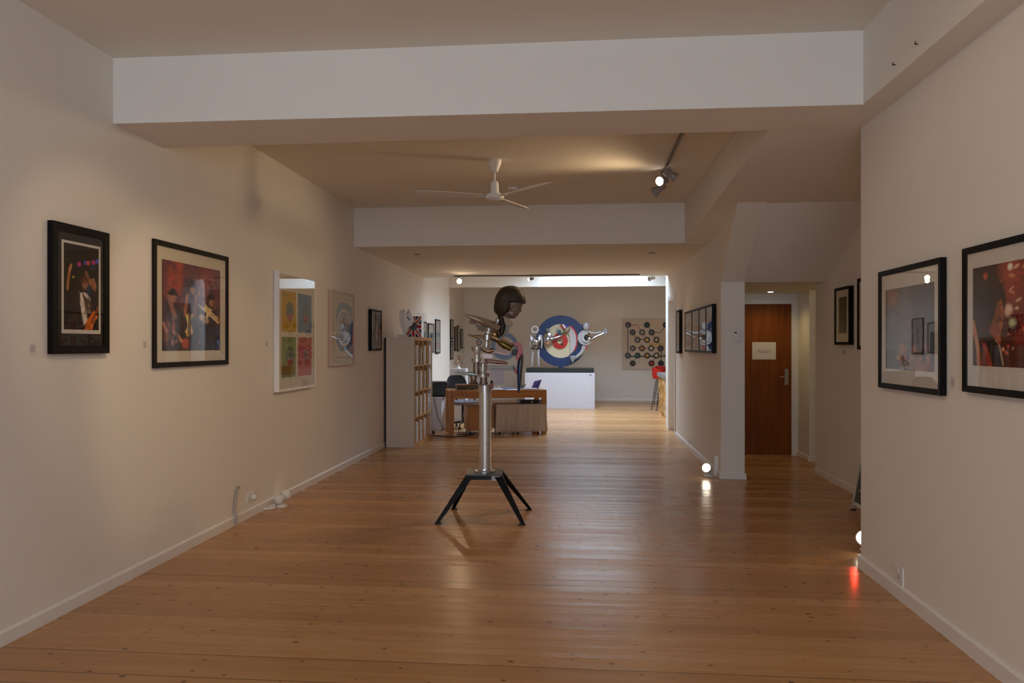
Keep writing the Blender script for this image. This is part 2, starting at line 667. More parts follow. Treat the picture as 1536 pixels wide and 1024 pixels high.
skirt('baseboard_left', XL, 0, YB, 13.4, '+x')
skirt('baseboard_right', XR, 0, YB, YC, '-x', h=.085)
struct('baseboard_right', MB().box(XR - .016, XR + .3, YC, YC + .016, 0, .085), TRIM)
skirt('baseboard_alcove', XA, 0, YC, 8.92, '-x', h=.07)
skirt('baseboard_corridor', XW, 0, 8.44, 12.38, '-x', h=.07)
struct('baseboard_corridor', MB().box(XW - .016, 1.796, 8.424, 8.44, 0, .06), TRIM)
struct('baseboard_corridor', MB().box(1.78, 1.796, 8.44, YD, 0, .06), TRIM)
skirt('baseboard_recess', 2.86, 4.0, 9.81, 0, '-y', h=.07)
skirt('baseboard_recess', 2.86, 0, 9.81, YD, '-x', h=.07)
skirt('baseboard_far', -3.06, 4.0, YF, 0, '-y', h=.06)

# toilet door
door = MB().box(1.985, 2.785, YD + .01, YD + .05, 0.002, 2.0).build('door_1', DOORW)
door['kind'] = 'structure'
fr = MB()
fr.box(1.93, 1.985, YD - .02, YD + .08, 0, 2.06)
fr.box(2.785, 2.86, YD - .02, YD + .08, 0, 2.06)
fr.box(1.985, 2.785, YD - .02, YD + .08, 2.0, 2.06)
fr.build('door_frame', TRIM, door)
hd = MB()
hd.box(2.70, 2.745, YD - .002, YD + .012, .93, 1.14)
hd.rod((2.722, YD - .05, 1.04), (2.722, YD + .01, 1.04), .009)
hd.rod((2.722, YD - .048, 1.04), (2.62, YD - .048, 1.035), .009, .008)
hd.build('door_handle', STEEL, door)
# second door, in the recess of the corridor wall
d2 = MB().box(1.66, 1.70, 12.45, 13.25, 0, 2.21).build('door_2', WHITEF)
d2['kind'] = 'structure'
ar = MB()
ar.box(XW - .018, XW, 12.38, 12.45, 0, 2.28)
ar.box(XW - .018, XW, 13.25, 13.32, 0, 2.28)
ar.box(XW - .018, XW, 12.45, 13.25, 2.21, 2.28)
ar.build('door_frame', TRIM, d2)
MB().lathe([(.012, 0), (.012, .03), (.026, .045), (.02, .06)], (1.66, 12.55, 1.0), (1.5, 12.55, 1.0)).build('door_knob', STEEL, d2)

# downlight cans
def downlight(px, py, lit, label, z):
    zc = (z - H) * FPX / (HY - py)
    p = W(px, py, zc)
    t = thing('recessed_light', label, 'ceiling light', (p.x, p.y, z))
    m = MB()
    m.lathe([(.052, 0), (.052, -.006), (.036, -.008), (.034, -.001)], (0, 0, 0), (0, 0, 1), cap=False, n=28)
    m.build('trim_ring', WHITEP if lit else GREYP, t)
    MB().lathe([(.034, -.001), (.034, -.004)], (0, 0, 0), (0, 0, 1), n=24).build('lens', LAMPC if lit else mat('dark_lens', '#3a3530', rough=.2), t)
    return t, p


t, pdl = downlight(1156, 437, True, 'small lit downlight in the alcove ceiling before the toilet door', 2.14)
downlight(626, 381, False, 'unlit round downlight in the dropped ceiling, left one', 2.67)
downlight(978, 379, False, 'unlit round downlight in the dropped ceiling, right one', 2.67)


# ------------------------------------------------------------------ paintings rasterised on fine meshes
class Canvas:
    def __init__(s, w, h, bg):
        s.w, s.h = w, h
        s.c = np.zeros((h, w, 3)) + np.array(lin(bg))
        yy, xx = np.mgrid[0:h, 0:w]
        s.x = xx / (w - 1.0)
        s.y = yy / (h - 1.0)
        s.asp = 1.0
        s.rng = np.random.RandomState(3)

    def gain(s, g):
        s.c = np.clip(s.c * g, 0, 1)
        return s

    def put(s, mask, col, a=1.0):
        k = (np.clip(mask, 0, 1) * a)[..., None]
        s.c = s.c * (1 - k) + np.array(lin(col)) * k
        return s

    def ell(s, cx, cy, rx, ry, col, a=1.0, soft=0.15, rot=0.0):
        dx, dy = s.x - cx, (s.y - cy)
        c, n = math.cos(rot), math.sin(rot)
        ax = (dx * c + dy * n) / rx
        ay = (-dx * n + dy * c) / ry
        d = np.sqrt(ax * ax + ay * ay)
        return s.put((1 - d) / soft + 0.5, col, a)

    def ringe(s, cx, cy, rx, ry, w, col, a=1.0):
        d = np.sqrt(((s.x - cx) / rx) ** 2 + ((s.y - cy) / ry) ** 2)
        return s.put((w - np.abs(d - 1)) / (0.15 * w + .02) + .3, col, a)

    def rect(s, x0, y0, x1, y1, col, a=1.0, soft=0.006):
        m = np.minimum(np.minimum(s.x - x0, x1 - s.x), np.minimum(s.y - y0, y1 - s.y)) / soft + 0.5
        return s.put(m, col, a)

    def line(s, pts, w, col, a=1.0):
        for (x0, y0), (x1, y1) in zip(pts[:-1], pts[1:]):
            dx, dy = x1 - x0, y1 - y0
            L = dx * dx + dy * dy + 1e-9
            t = np.clip(((s.x - x0) * dx + (s.y - y0) * dy) / L, 0, 1)
            d = np.sqrt((s.x - x0 - t * dx) ** 2 + (s.y - y0 - t * dy) ** 2)
            s.put((w - d) / (w * .35 + .002) + .5, col, a)
        return s

    def poly(s, pts, col, a=1.0):
        ins = np.zeros_like(s.x, dtype=bool)
        n = len(pts)
        for i in range(n):
            x0, y0 = pts[i]
            x1, y1 = pts[(i + 1) % n]
            cond = ((y0 > s.y) != (y1 > s.y))
            xi = (x1 - x0) * (s.y - y0) / ((y1 - y0) + 1e-12) + x0
            ins ^= cond & (s.x < xi)
        return s.put(ins.astype(float), col, a)

    def grain(s, amt, k=6):
        g = s.rng.rand(s.h // k + 2, s.w // k + 2)
        iy = np.clip((s.y * (g.shape[0] - 2)), 0, g.shape[0] - 2)
        ix = np.clip((s.x * (g.shape[1] - 2)), 0, g.shape[1] - 2)
        y0 = iy.astype(int)
        x0 = ix.astype(int)
        fy, fx = iy - y0, ix - x0
        v = (g[y0, x0] * (1 - fy) * (1 - fx) + g[y0 + 1, x0] * fy * (1 - fx) + g[y0, x0 + 1] * (1 - fy) * fx + g[y0 + 1, x0 + 1] * fy * fx)
        s.c *= (1 + amt * (v - .5) * 2)[..., None]
        return s

    def specks(s, n, x0, y0, x1, y1, cols, r0, r1, a=.8):
        for i in range(n):
            cx = x0 + (x1 - x0) * s.rng.rand()
            cy = y0 + (y1 - y0) * s.rng.rand()
            s.ell(cx, cy, r0 + (r1 - r0) * s.rng.rand(), r0 + (r1 - r0) * s.rng.rand(), cols[s.rng.randint(len(cols))], a, .5, s.rng.rand() * 3)
        return s

    def mesh(s, name, x0, x1, z0, z1, y, parent, material=None):
        # picture in the local xz plane facing -y
        w, h = s.w, s.h
        vs = np.zeros((h, w, 3))
        vs[..., 0] = x0 + (x1 - x0) * s.x
        vs[..., 1] = y
        vs[..., 2] = z1 - (z1 - z0) * s.y
        idx = np.arange(w * h).reshape(h, w)
        fs = np.stack([idx[1:, :-1], idx[1:, 1:], idx[:-1, 1:], idx[:-1, :-1]], -1).reshape(-1, 4)
        me = bpy.data.meshes.new(name)
        me.vertices.add(w * h)
        me.vertices.foreach_set('co', vs.reshape(-1))
        me.loops.add(fs.size)
        me.loops.foreach_set('vertex_index', fs.reshape(-1).astype(np.int32))
        me.polygons.add(len(fs))
        me.polygons.foreach_set('loop_start', np.arange(0, fs.size, 4, dtype=np.int32))
        me.update(calc_edges=True)
        at = me.color_attributes.new('Col', 'FLOAT_COLOR', 'POINT')
        rgba = np.ones((w * h, 4))
        rgba[:, :3] = np.clip(s.c.reshape(-1, 3), 0, 1)
        at.data.foreach_set('color', rgba.reshape(-1))
        me.materials.append(material or PRINT)
        o = bpy.data.objects.new(name, me)
        COL.objects.link(o)
        o.parent = parent
        return o


def union_jack(c, x0, y0, x1, y1):
    w, h = x1 - x0, y1 - y0
    P = lambda a, b: (x0 + a * w, y0 + b * h)
    c.rect(x0, y0, x1, y1, '#1c2560')
    for A, B in ((P(0, 0), P(1, 1)), (P(1, 0), P(0, 1))):
        c.line([A, B], .10 * w, '#e8e2da')
    for A, B in ((P(0, 0), P(1, 1)), (P(1, 0), P(0, 1))):
        c.line([A, B], .04 * w, '#c01822')
    c.rect(x0 + .36 * w, y0, x0 + .64 * w, y1, '#e8e2da')
    c.rect(x0, y0 + .36 * h, x1, y0 + .64 * h, '#e8e2da')
    c.rect(x0 + .42 * w, y0, x0 + .58 * w, y1, '#c01822')
    c.rect(x0, y0 + .42 * h, x1, y0 + .58 * h, '#c01822')


# ---- the individual prints
def art_arms():
    c = Canvas(90, 190, '#1b120e')
    c.rect(0, .62, 1, 1, '#120c0a')
    c.line([(.16, .30), (.12, .42), (.10, .52)], .032, '#a4673a')
    c.line([(.16, .30), (.20, .26)], .028, '#b87a4c')
    c.line([(.62, .32), (.74, .42), (.88, .50)], .035, '#7a4a30')
    c.line([(.74, .42), (.84, .40), (.9, .47)], .03, '#9c6446')
    for x, y, k in ((.42, .225, '#b03a86'), (.60, .20, '#3048a8'), (.68, .195, '#c8503c'), (.84, .175, '#b03484'), (.96, .155, '#4452b8'), (.80, .235, '#23325e')):
        c.ell(x, y, .055, .028, k, .9, .6)
    c.ell(.26, .385, .03, .014, '#b8941c', .9, .6)
    c.ell(.50, .45, .13, .11, '#23130e')
    c.ell(.60, .46, .09, .055, '#9a6244', .9, .6)
    c.ell(.56, .41, .12, .04, '#5c3020', .8, .6)
    c.poly([(.40, .55), (.58, .54), (.75, .62), (.90, .78), (.74, .95), (.56, .97), (.50, .80)], '#2a1c18')
    c.poly([(.40, .55), (.50, .56), (.62, .74), (.66, .88), (.56, .95), (.50, .82)], '#cfc4b8')
    c.poly([(.50, .55), (.64, .56), (.76, .62), (.72, .66), (.58, .60)], '#bdb0a4')
    c.rect(.58, .62, .76, .80, '#5a4434', .8, .03)
    c.ell(.70, .52, .07, .06, '#1e3a56', .8, .6)
    c.poly([(.62, .90), (.85, .76), (.97, .84), (.86, .90), (.80, 1), (.58, 1)], '#c4641a')
    c.line([(.80, .90), (.98, .72)], .025, '#7a3c18')
    c.line([(.44, .52), (.42, .70), (.52, .96)], .02, '#3a2a26')
    c.specks(50, 0, .62, .42, 1, ['#2c1c16', '#1a1210', '#3a241a'], .02, .06, .5)
    c.specks(14, .60, .60, .78, .80, ['#7a6a58', '#3c2c22', '#a08c78'], .01, .03, .6)
    return c.grain(.3).gain(1.35)


def art_band():
    c = Canvas(130, 150, '#4a3038')
    c.rect(0, 0, 1, .35, '#70302a', .8, .3)
    c.ell(.20, .15, .14, .30, '#a8452a', .8, .7)
    c.ell(.72, .10, .12, .25, '#7a2c30', .8, .8)
    c.ell(.45, .25, .12, .3, '#3c2c40', .8, .7)
    c.specks(40, 0, 0, 1, .5, ['#5a3440', '#7a3c34', '#3a2c48', '#94503c'], .03, .10, .35)
    c.rect(.60, .70, 1, 1, '#1c2440', .85, .06)
    c.rect(0, .72, .6, 1, '#1c1414', .8, .08)
    c.rect(.20, .56, .5, .9, '#241410', .7, .08)
    # three standing players, hats, pale guitars
    for x, y, s in ((.17, .42, 1.0), (.48, .30, .9), (.82, .42, 1.0)):
        c.ell(x, y + .12, .11 * s, .20 * s, '#2a1820', .85, .5)
        c.ell(x, y - .06, .07, .035, '#181014', .9, .4)
        c.ell(x + .01, y - .01, .045, .05, '#a06850', .9, .5)
    c.line([(.10, .40), (.20, .62), (.15, .70)], .03, '#8a5c50')
    c.poly([(.70, .40), (.75, .47), (.84, .50), (.80, .58), (.72, .62), (.74, .54), (.66, .50)], '#d8c08c')
    c.line([(.76, .52), (.97, .62)], .022, '#c8a878')
    c.ell(.97, .62, .03, .03, '#c07a34', 1, .5)
    c.line([(.64, .60), (.74, .64)], .035, '#b09888')
    c.poly([(.36, .58), (.50, .57), (.46, .66), (.50, .80), (.40, .84), (.36, .78), (.42, .70)], '#d8a858')
    c.poly([(.38, .60), (.47, .59), (.43, .68), (.47, .78), (.40, .81), (.40, .70)], '#e6cf90')
    c.ell(.10, .80, .08, .13, '#7a4634', .9, .5)
    c.line([(.02, .70), (.16, .92)], .022, '#a07060')
    c.line([(.12, .72), (.34, .92)], .022, '#c4885c')
    c.ell(.37, .92, .06, .06, '#a8481c', 1, .5)
    c.ell(.18, .72, .05, .05, '#b05c30', .9, .5)
    c.line([(.78, .25), (.66, .50)], .025, '#7a5468')
    for k in range(5):
        c.rect(.64 + .07 * k, .74, .66 + .07 * k, .98, '#34406a', .6, .02)
    c.ell(.82, .84, .03, .05, '#5c2c30', .8, .5)
    # stage clutter, legs, hats and instrument glints
    for x, y in ((.17, .42), (.48, .30), (.82, .42)):
        c.ell(x - .005, y - .055, .085, .018, '#120c10', .95, .3)
        c.ell(x, y - .085, .045, .035, '#181014', .95, .3)
        c.line([(x - .03, y + .25), (x - .05, y + .5)], .03, '#18121c', .8)
        c.line([(x + .04, y + .25), (x + .07, y + .5)], .03, '#1c1620', .8)
    c.line([(.40, .36), (.36, .58)], .022, '#9c6048')
    c.line([(.55, .36), (.52, .60)], .022, '#8a5444')
    c.line([(.60, .46), (.96, .66)], .010, '#e0c8a0')
    c.specks(60, 0, .3, 1, 1, ['#7c4638', '#2a2030', '#5a3a4c', '#a86c4c', '#1c1418'], .008, .03, .45)
    return c.grain(.35, 4).gain(1.45)


def art_quarters():
    c = Canvas(110, 210, '#e8e0cc')
    q = [(.02, .02, .46, .475, '#d2a91e'), (.52, .02, .98, .475, '#6d8aa6'), (.02, .53, .46, .985, '#8c9c58'), (.52, .53, .98, .985, '#c86a64')]
    for i, (x0, y0, x1, y1, k) in enumerate(q):
        c.rect(x0, y0, x1, y1, k)
        cx, cy = (x0 + x1) / 2 + .03, (y0 + y1) / 2 + .0
        c.ell(cx, cy - .01, .115, .10, '#3f6e5c' if i != 3 else '#b84c5c', .8)
        c.ell(cx, cy - .01, .08, .075, '#7c8a86' if i < 2 else '#9a8c7c', .8)
        c.poly([(cx - .09, cy + .03), (cx + .09, cy + .03), (cx + .02, cy + .135), (cx - .01, cy + .135)], '#b4503c', .85)
        c.ell(cx, cy - .03, .03, .03, '#4c4a48', .7)
        for j in range(5):
            c.ell(x0 + .06 + .05 * j, y0 + .03 + .012 * (j % 3), .02, .012, '#55523a', .5)
    c.rect(.02, .86, .30, .985, '#6a7226', .9)
    c.ell(.70, .66, .07, .035, '#c03060', .8, .6)
    return c.grain(.06)


def art_rings():
    c = Canvas(90, 190, '#ddd0bc')
    c.rect(.06, .03, .94, .06, '#cbbfae')
    c.rect(.20, .10, .92, .90, '#ddd0bc')
    c.poly([(.28, .10), (.70, .10), (.95, .22), (.98, .75), (.72, .86), (.30, .87), (.10, .74), (.10, .25)], '#6c93b4')
    c.poly([(.62, .12), (.95, .15), (.95, .22), (.62, .19)], '#5d7f9e')
    c.ell(.52, .49, .40, .30, '#ded2bf', 1, .06)
    c.ell(.52, .49, .32, .25, '#7898b4', 1, .06)
    c.ell(.52, .49, .25, .20, '#ded2bf', 1, .06)
    c.ell(.52, .49, .20, .17, '#7c7680', 1, .08)
    c.ell(.52, .44, .06, .07, '#4d4a54', .8, .4)
    c.poly([(.40, .60), (.60, .50), (.78, .70), (.60, .72)], '#8f939c', .8)
    c.line([(.55, .55), (.95, .92)], .03, '#c4ccd4', .9)
    c.poly([(.88, .40), (1, .34), (1, .76), (.80, .70)], '#1f4a80', .9)
    c.rect(.10, .96, .84, .972, '#5e544c')
    c.specks(30, .3, .25, .8, .7, ['#d8d0c8', '#556070', '#9aa6b0'], .01, .035, .7)
    return c.grain(.06)


def art_small_dark():
    c = Canvas(60, 110, '#4a3138')
    c.rect(0, 0, 1, 1, '#402c36')
    c.ell(.45, .30, .18, .14, '#1e1a1c')
    c.ell(.45, .55, .18, .34, '#8c8478', .8)
    c.ell(.45, .62, .10, .30, '#c0b8a4', .8)
    c.ell(.86, .45, .10, .12, '#8c7a70', .7)
    c.line([(.7, .6), (.98, .48)], .04, '#c8c0b0')
    return c.grain(.3)


def art_smoke():
    c = Canvas(100, 150, '#4a4550')
    c.rect(0, 0, 1, .6, '#554f5c', .8, .5)
    c.ell(.15, .12, .16, .12, '#a4583c', .6, .9)
    c.ell(.45, .3, .10, .40, '#7c6c70', .5, .9)
    c.ell(.35, .40, .22, .2, '#6a5450', .6, .8)
    c.rect(.0, .76, .42, 1, '#1c1618', .9, .03)
    c.rect(.44, .70, 1, 1, '#573a34', .6, .25)
    c.specks(60, .3, .7, 1, 1, ['#9a5838', '#5c3a34', '#b87848', '#3e2a2a'], .02, .06, .55)
    c.ell(.72, .95, .2, .07, '#9a5a3a', .6, .8)
    return c.grain(.25, 5).gain(1.2)


def art_profile():
    # a generic performer in profile under red stage lights
    c = Canvas(200, 150, '#2b1210')
    c.rect(.30, 0, 1, 1, '#5a1f18', .85, .4)
    c.ell(.36, .10, .10, .3, '#9a4030', .7, .9)
    c.ell(.46, .30, .06, .35, '#74291f', .8, .8)
    c.ell(.08, .2, .12, .3, '#221a20', .8, .8)
    for x, y, r, k in ((.345, .05, .02, '#f0d8c0'), (.125, .10, .02, '#b8482c'), (.19, .155, .012, '#e8c8a8'), (.26, .175, .012, '#d0a080'),
                       (.33, .46, .035, '#d8b8a0'), (.365, .58, .03, '#a8b48c'), (.285, .83, .012, '#d88868'), (.33, .80, .01, '#b83c2c'), (.31, .86, .01, '#d06048'),
                       (.55, .3, .03, '#d89060'), (.62, .7, .03, '#b84a30'), (.75, .4, .05, '#8a3424'), (.9, .6, .05, '#a85a30')):
        c.ell(x, y, r, r * 1.6, k, .85, .8)
    c.ell(.20, .36, .105, .235, '#1a100e', 1, .2)       # hair
    c.ell(.235, .22, .05, .08, '#3a1812', .6, .8)
    c.poly([(.235, .36), (.270, .33), (.285, .42), (.300, .475), (.288, .50), (.290, .55), (.283, .60), (.270, .66), (.235, .68), (.215, .72), (.235, .80), (.17, .80), (.16, .64), (.20, .52)], '#7c3c22')
    c.ell(.262, .45, .018, .07, '#a86444', .8, .8)
    c.ell(.262, .39, .010, .010, '#1c0e0a', .9, .5)
    c.line([(.268, .565), (.286, .56)], .006, '#2a120c')
    c.poly([(.10, .72), (.18, .68), (.235, .78), (.27, .90), (.30, 1.0), (.08, 1.0), (.06, .85)], '#16100e')
    c.line([(.235, .70), (.285, .98)], .007, '#9a8474')
    c.ell(.225, .75, .006, .01, '#c8b090', .9, .5)
    c.line([(.0, .55), (.05, .82), (.06, 1)], .018, '#a8704a')
    c.line([(.11, .78), (.15, .92), (.17, 1)], .02, '#8c2c18')
    c.ell(.10, .95, .03, .1, '#6e2414', .8, .8)
    c.specks(40, .36, .5, 1, 1, ['#3a1210', '#7a2a1c', '#1c0c0c'], .02, .07, .5)
    c.poly([(.244, .37), (.268, .345), (.282, .42), (.297, .475), (.286, .50), (.286, .60), (.268, .645), (.246, .60), (.240, .48)], '#a05a34', .8)
    c.ell(.250, .50, .022, .07, '#6a3420', .7, .9)
    c.ell(.276, .55, .012, .012, '#3a1810', .8, .6)
    c.line([(.255, .405), (.272, .40)], .006, '#2a120c')
    c.ell(.205, .30, .07, .12, '#24140f', .6, .9)
    c.poly([(.215, .70), (.262, .66), (.268, .76), (.24, .80)], '#8c4a2c', .9)
    c.specks(60, .11, .14, .27, .56, ['#120a0a', '#24140f', '#3a2018'], .008, .02, .5)
    c.specks(26, .31, .05, .52, .95, ['#d89878', '#c04a30', '#f0d0b0', '#8c2c20', '#4a1410'], .006, .03, .45)
    return c.grain(.15).gain(1.7)


def art_greenish(k=0):
    c = Canvas(60, 110, '#34331f')
    c.ell(.5, .3, .3, .2, '#4a452a', .8, .6)
    c.ell(.45, .42, .08, .06, '#7a6a40', .8, .6)
    c.line([(.55, .6), (.38, 1)], .03, '#8a8462')
    c.line([(.2, .7), (.3, 1)], .02, '#6c6644')
    c.specks(40, 0, 0, 1, 1, ['#20200f', '#4c4a2e', '#2c2a18'], .03, .1, .5)
    return c.grain(.3)


def art_grey(k=0):
    c = Canvas(70, 110, '#6c6462')
    c.rect(0, .65, 1, 1, '#2c2422', .9, .1)
    c.ell(.4, .2, .4, .18, '#8c8880', .8, .8)
    c.ell(.6, .45, .3, .15, '#565058', .8, .7)
    c.ell(.3, .85, .2, .1, '#5c3a30', .8, .6)
    c.specks(40, 0, 0, 1, 1, ['#45403f', '#8a8480', '#302a2a'], .03, .1, .4)
    return c.grain(.3)


def art_sheet(bg='#d2cbc2', ink='#8c8684'):
    c = Canvas(50, 90, bg)
    c.rect(.38, .28, .62, .72, ink, .8, .03)
    return c


def art_plain(bg='#cfc6b8'):
    return Canvas(20, 40, bg)


def art_teal():
    c = Canvas(50, 70, '#d8d4cc')
    c.rect(.25, .30, .85, 1.0, '#2c5660')
    c.ell(.5, .6, .15, .2, '#1a2c38')
    return c


def art_flag_reflections(k):  # reflections of things across the corridor, painted into the prints
    c = Canvas(90, 130, '#d8d2c4')
    if k == 0:
        union_jack(c, .0, .2, 1.0, .9)
        c.rect(0, 0, 1, .22, '#cfc6ae')
        c.rect(.1, .30, .6, .40, '#5a4a7a')
        c.ell(.5, .5, .3, .08, '#9c9690', .8)
        c.rect(0, .75, .9, .9, '#a02820')
    elif k == 1:
        union_jack(c, -.2, .22, 1.3, .95)
        c.rect(0, 0, 1, .22, '#cfc6ae')
        c.poly([(0, .40), (.9, .55), (1, .62), (.0, .66)], '#b4bcc8', .8)
    elif k == 2:
        c.rect(0, 0, 1, 1, '#cdc6b8')
        c.poly([(0, .40), (1, .52), (1, .56), (0, .55)], '#7f8288', .9)
    else:
        c.rect(0, 0, 1, 1, '#d2ccc0')
        c.poly([(0, .38), (.5, .32), (1, .18), (1, .45), (.5, .52), (0, .50)], '#24508e')
        c.ell(.55, .82, .45, .15, '#2a5ca0')
        c.poly([(.5, .68), (1, .60), (1, .9), (.3, .95)], '#2a5ca0')
    return c.grain(.08)


# ------------------------------------------------------------------ picture frames on walls
def framed(name, label, wall, plane, a0, a1, z0, z1, depth, border, fm, mm, pr, art, group=None, glass=True, inner=None, gm=None):
    """a0..a1: run along the wall from the viewer's left to right; pr: print rect fractions or list (in wall coords)"""
    if wall == 'L':
        loc, rz = (plane, (a0 + a1) / 2, (z0 + z1) / 2), PI / 2
    elif wall == 'R':
        loc, rz = (plane, (a0 + a1) / 2, (z0 + z1) / 2), -PI / 2
    else:
        loc, rz = ((a0 + a1) / 2, plane, (z0 + z1) / 2), 0.0
    w, h = abs(a1 - a0), z1 - z0
    t = thing(name, label, 'picture', loc, rz, group)
    m = MB()
    X0, X1, Z0, Z1 = -w / 2, w / 2, -h / 2, h / 2
    b = border
    d = depth
    # mitred moulding, four pieces with a slightly lower inner lip
    P = lambda q: (q[0], q[1], q[2])
    for (ax, az, bx, bz, cx, cz, dx, dz) in (
            (X0, Z0, X1, Z0, X1 - b, Z0 + b, X0 + b, Z0 + b), (X1, Z0, X1, Z1, X1 - b, Z1 - b, X1 - b, Z0 + b),
            (X1, Z1, X0, Z1, X0 + b, Z1 - b, X1 - b, Z1 - b), (X0, Z1, X0, Z0, X0 + b, Z0 + b, X0 + b, Z1 - b)):
        m.hexa([(ax, -.004, az), (bx, -.004, bz), (cx, -.004, cz), (dx, -.004, dz), (ax, -d, az), (bx, -d, bz), (cx, -d * .9, cz), (dx, -d * .9, dz)])
    m.build('frame', fm, t)
    yi = -d + .012 if inner is None else -inner
    MB().box(X0 + b * .6, X1 - b * .6, yi, -.004, Z0 + b * .6, Z1 - b * .6).build('mount', mm, t)
    px0, px1, pz0, pz1 = pr
    art.mesh('print', px0, px1, pz0, pz1, yi - .0015, t)
    if glass:
        MB().box(X0 + b * .8, X1 - b * .8, yi - .007, yi - .005, Z0 + b * .8, Z1 - b * .8).build('glass', gm or GLASS, t)
    return t


def frame_L(name, label, plane, px0, px1, yt, yb, depth, border, fm, mm, prpx, art, **k):
    """left wall: px0 = near outer corner on the wall plane, px1 = far corner on the front plane; yt,yb at px0"""
    a0 = YX(px0, plane)
    a1 = YX(px1, plane + depth)
    z1, z0 = ZX(px0, yt, plane), ZX(px0, yb, plane)
    if prpx is None:
        bb = border
        pr = (-(a1 - a0) / 2 + bb, (a1 - a0) / 2 - bb, -(z1 - z0) / 2 + bb, (z1 - z0) / 2 - bb)
    else:
        q0, q1, qt, qb = prpx
        pl = plane + depth - .012
        c, zc = (a0 + a1) / 2, (z0 + z1) / 2
        pr = (YX(q0, pl) - c, YX(q1, pl) - c, ZX(q0, qb, pl) - zc, ZX(q0, qt, pl) - zc)
    return framed(name, label, 'L', plane, a0, a1, z0, z1, depth, border, fm, mm, pr, art, **k)


def frame_R(name, label, plane, px0, px1, yt, yb, depth, border, fm, mm, prpx, art, a_near=None, **k):
    """right wall: px1 = near outer corner on the wall plane, px0 = far corner on the front plane; yt,yb at px1 (or at px0 if a_near given)"""
    a0 = YX(px0, plane - depth)
    if a_near is None:
        a1 = YX(px1, plane)
        z1, z0 = ZX(px1, yt, plane), ZX(px1, yb, plane)
    else:
        a1 = a_near
        z1, z0 = ZX(px0, yt, plane - depth), ZX(px0, yb, plane - depth)
    c, zc = (a0 + a1) / 2, (z0 + z1) / 2
    if prpx is None:
        bb = border
        pr = (-(a0 - a1) / 2 + bb, (a0 - a1) / 2 - bb, -(z1 - z0) / 2 + bb, (z1 - z0) / 2 - bb)
    else:
        q0, q1, qt, qb = prpx
        pl = plane - depth + .012
        L = c - YX(q0, pl)
        R = c - (YX(q1, pl) if q1 < 3000 else q1 - 5000)
        pr = (L, R, ZX(q0, qb, pl) - zc, ZX(q0, qt, pl) - zc)
    return framed(name, label, 'R', plane, a0, a1, z0, z1, depth, border, fm, mm, pr, art, **k)


def bigprint(t, mb_rect, m, y):
    x0, x1, z0, z1 = mb_rect
    return MB().box(x0, x1, y, y + .001, z0, z1).build('white_border', m, t)


t = frame_L('framed_photograph', 'narrow black-framed photo of a performer with raised arms, nearest picture on the left wall', XL, 70, 164.5, 330, 531, .035, .045,
            BLACK, DMOUNT, (95.3, 147.8, 363, 493.6), art_arms())
pl = XL + .035 - .012
a0, a1 = YX(70, XL), YX(164.5, XL + .035)
cc = (a0 + a1) / 2
zz = (ZX(70, 330, XL) + ZX(70, 531, XL)) / 2
bigprint(t, (YX(92.3, pl) - cc, YX(150.5, pl) - cc, ZX(92.3, 499.5, pl) - zz, ZX(92.3, 358.5, pl) - zz), WMOUNT, -.035 + .012 - .001)
frame_L('framed_photograph', 'dark-framed colour photo of a band playing pale guitars, cream mount, left wall', XL, 227, 343.2, 357.5, 552, .022, .035,
        DKBROWN, CREAM, (242.6, 330, 388, 526.2), art_band())
frame_L('framed_poster', 'white box frame with four coloured squares, yellow, blue, green and pink', XL, 410, 473.8, 405.5, 588, .055, .022,
        WHITEF, CREAM, (421, 468, 432, 569), art_quarters())
frame_L('framed_poster', 'pale frame with blue rings print, between the four-square poster and the small black frame', XL, 491.8, 531.5, 434, 549, .045, .02,
        mat('pink_wood', '#c9ad9a', rough=.5), mat('pale_mount', '#d8cbb8', rough=.8), (501.5, 529, 442, 540), art_rings())
frame_L('framed_photograph', 'small deep black frame with a dark figure print, next to the white shelf', XL, 552.3, 573, 463.2, 526, .05, .03,
        BLACK, mat('grey_mount', '#8f8880', rough=.8), (560, 570.5, 470, 518), art_small_dark())

# far left walls
PL2 = -2.90
frame_L('framed_print', 'thin black-framed pale print, left of the far row, partly behind the wall corner', PL2, 632, 640.6, 482, 531, .03, .02, BLACK, WMOUNT, None, art_teal(), group=None)
frame_L('framed_print', 'thin black-framed print with a dark teal picture, second of the far left row', PL2, 641, 651.5, 484.5, 529, .03, .02, BLACK, WMOUNT, None, art_teal())
frame_L('framed_print', 'tall black-framed white print with a grey strip, right end of the far left row', PL2, 652, 660.7, 478.5, 530, .03, .022, BLACK, WMOUNT, None, art_sheet())
PL3 = -3.06
frame_L('framed_print', 'upper of two narrow black frames hung one above the other by the far corner', PL3, 674.8, 680.3, 478.6, 508.8, .03, .03, BLACK, WMOUNT, None, art_sheet('#b9ada0'))
frame_L('framed_print', 'lower of two narrow black frames hung one above the other by the far corner', PL3, 674.8, 680.3, 510.4, 539, .03, .03, BLACK, WMOUNT, None, art_sheet('#b9ada0'))
frame_L('framed_print', 'tall narrow brown-framed print just right of the stacked pair', PL3, 681, 684.6, 490, 526.3, .03, .03, DKBROWN, WMOUNT, None, art_sheet('#b5a898'))
frame_L('framed_print', 'tallest narrow brown-framed print, third column on the far left wall', PL3, 685, 689.4, 488, 526.8, .03, .03, DKBROWN, WMOUNT, None, art_sheet('#b5a898'))
frame_L('framed_print', 'small narrow brown-framed print nearest the far wall corner', PL3, 690.2, 694.6, 493.2, 522.8, .03, .03, DKBROWN, WMOUNT, None, art_sheet('#a89c90'))

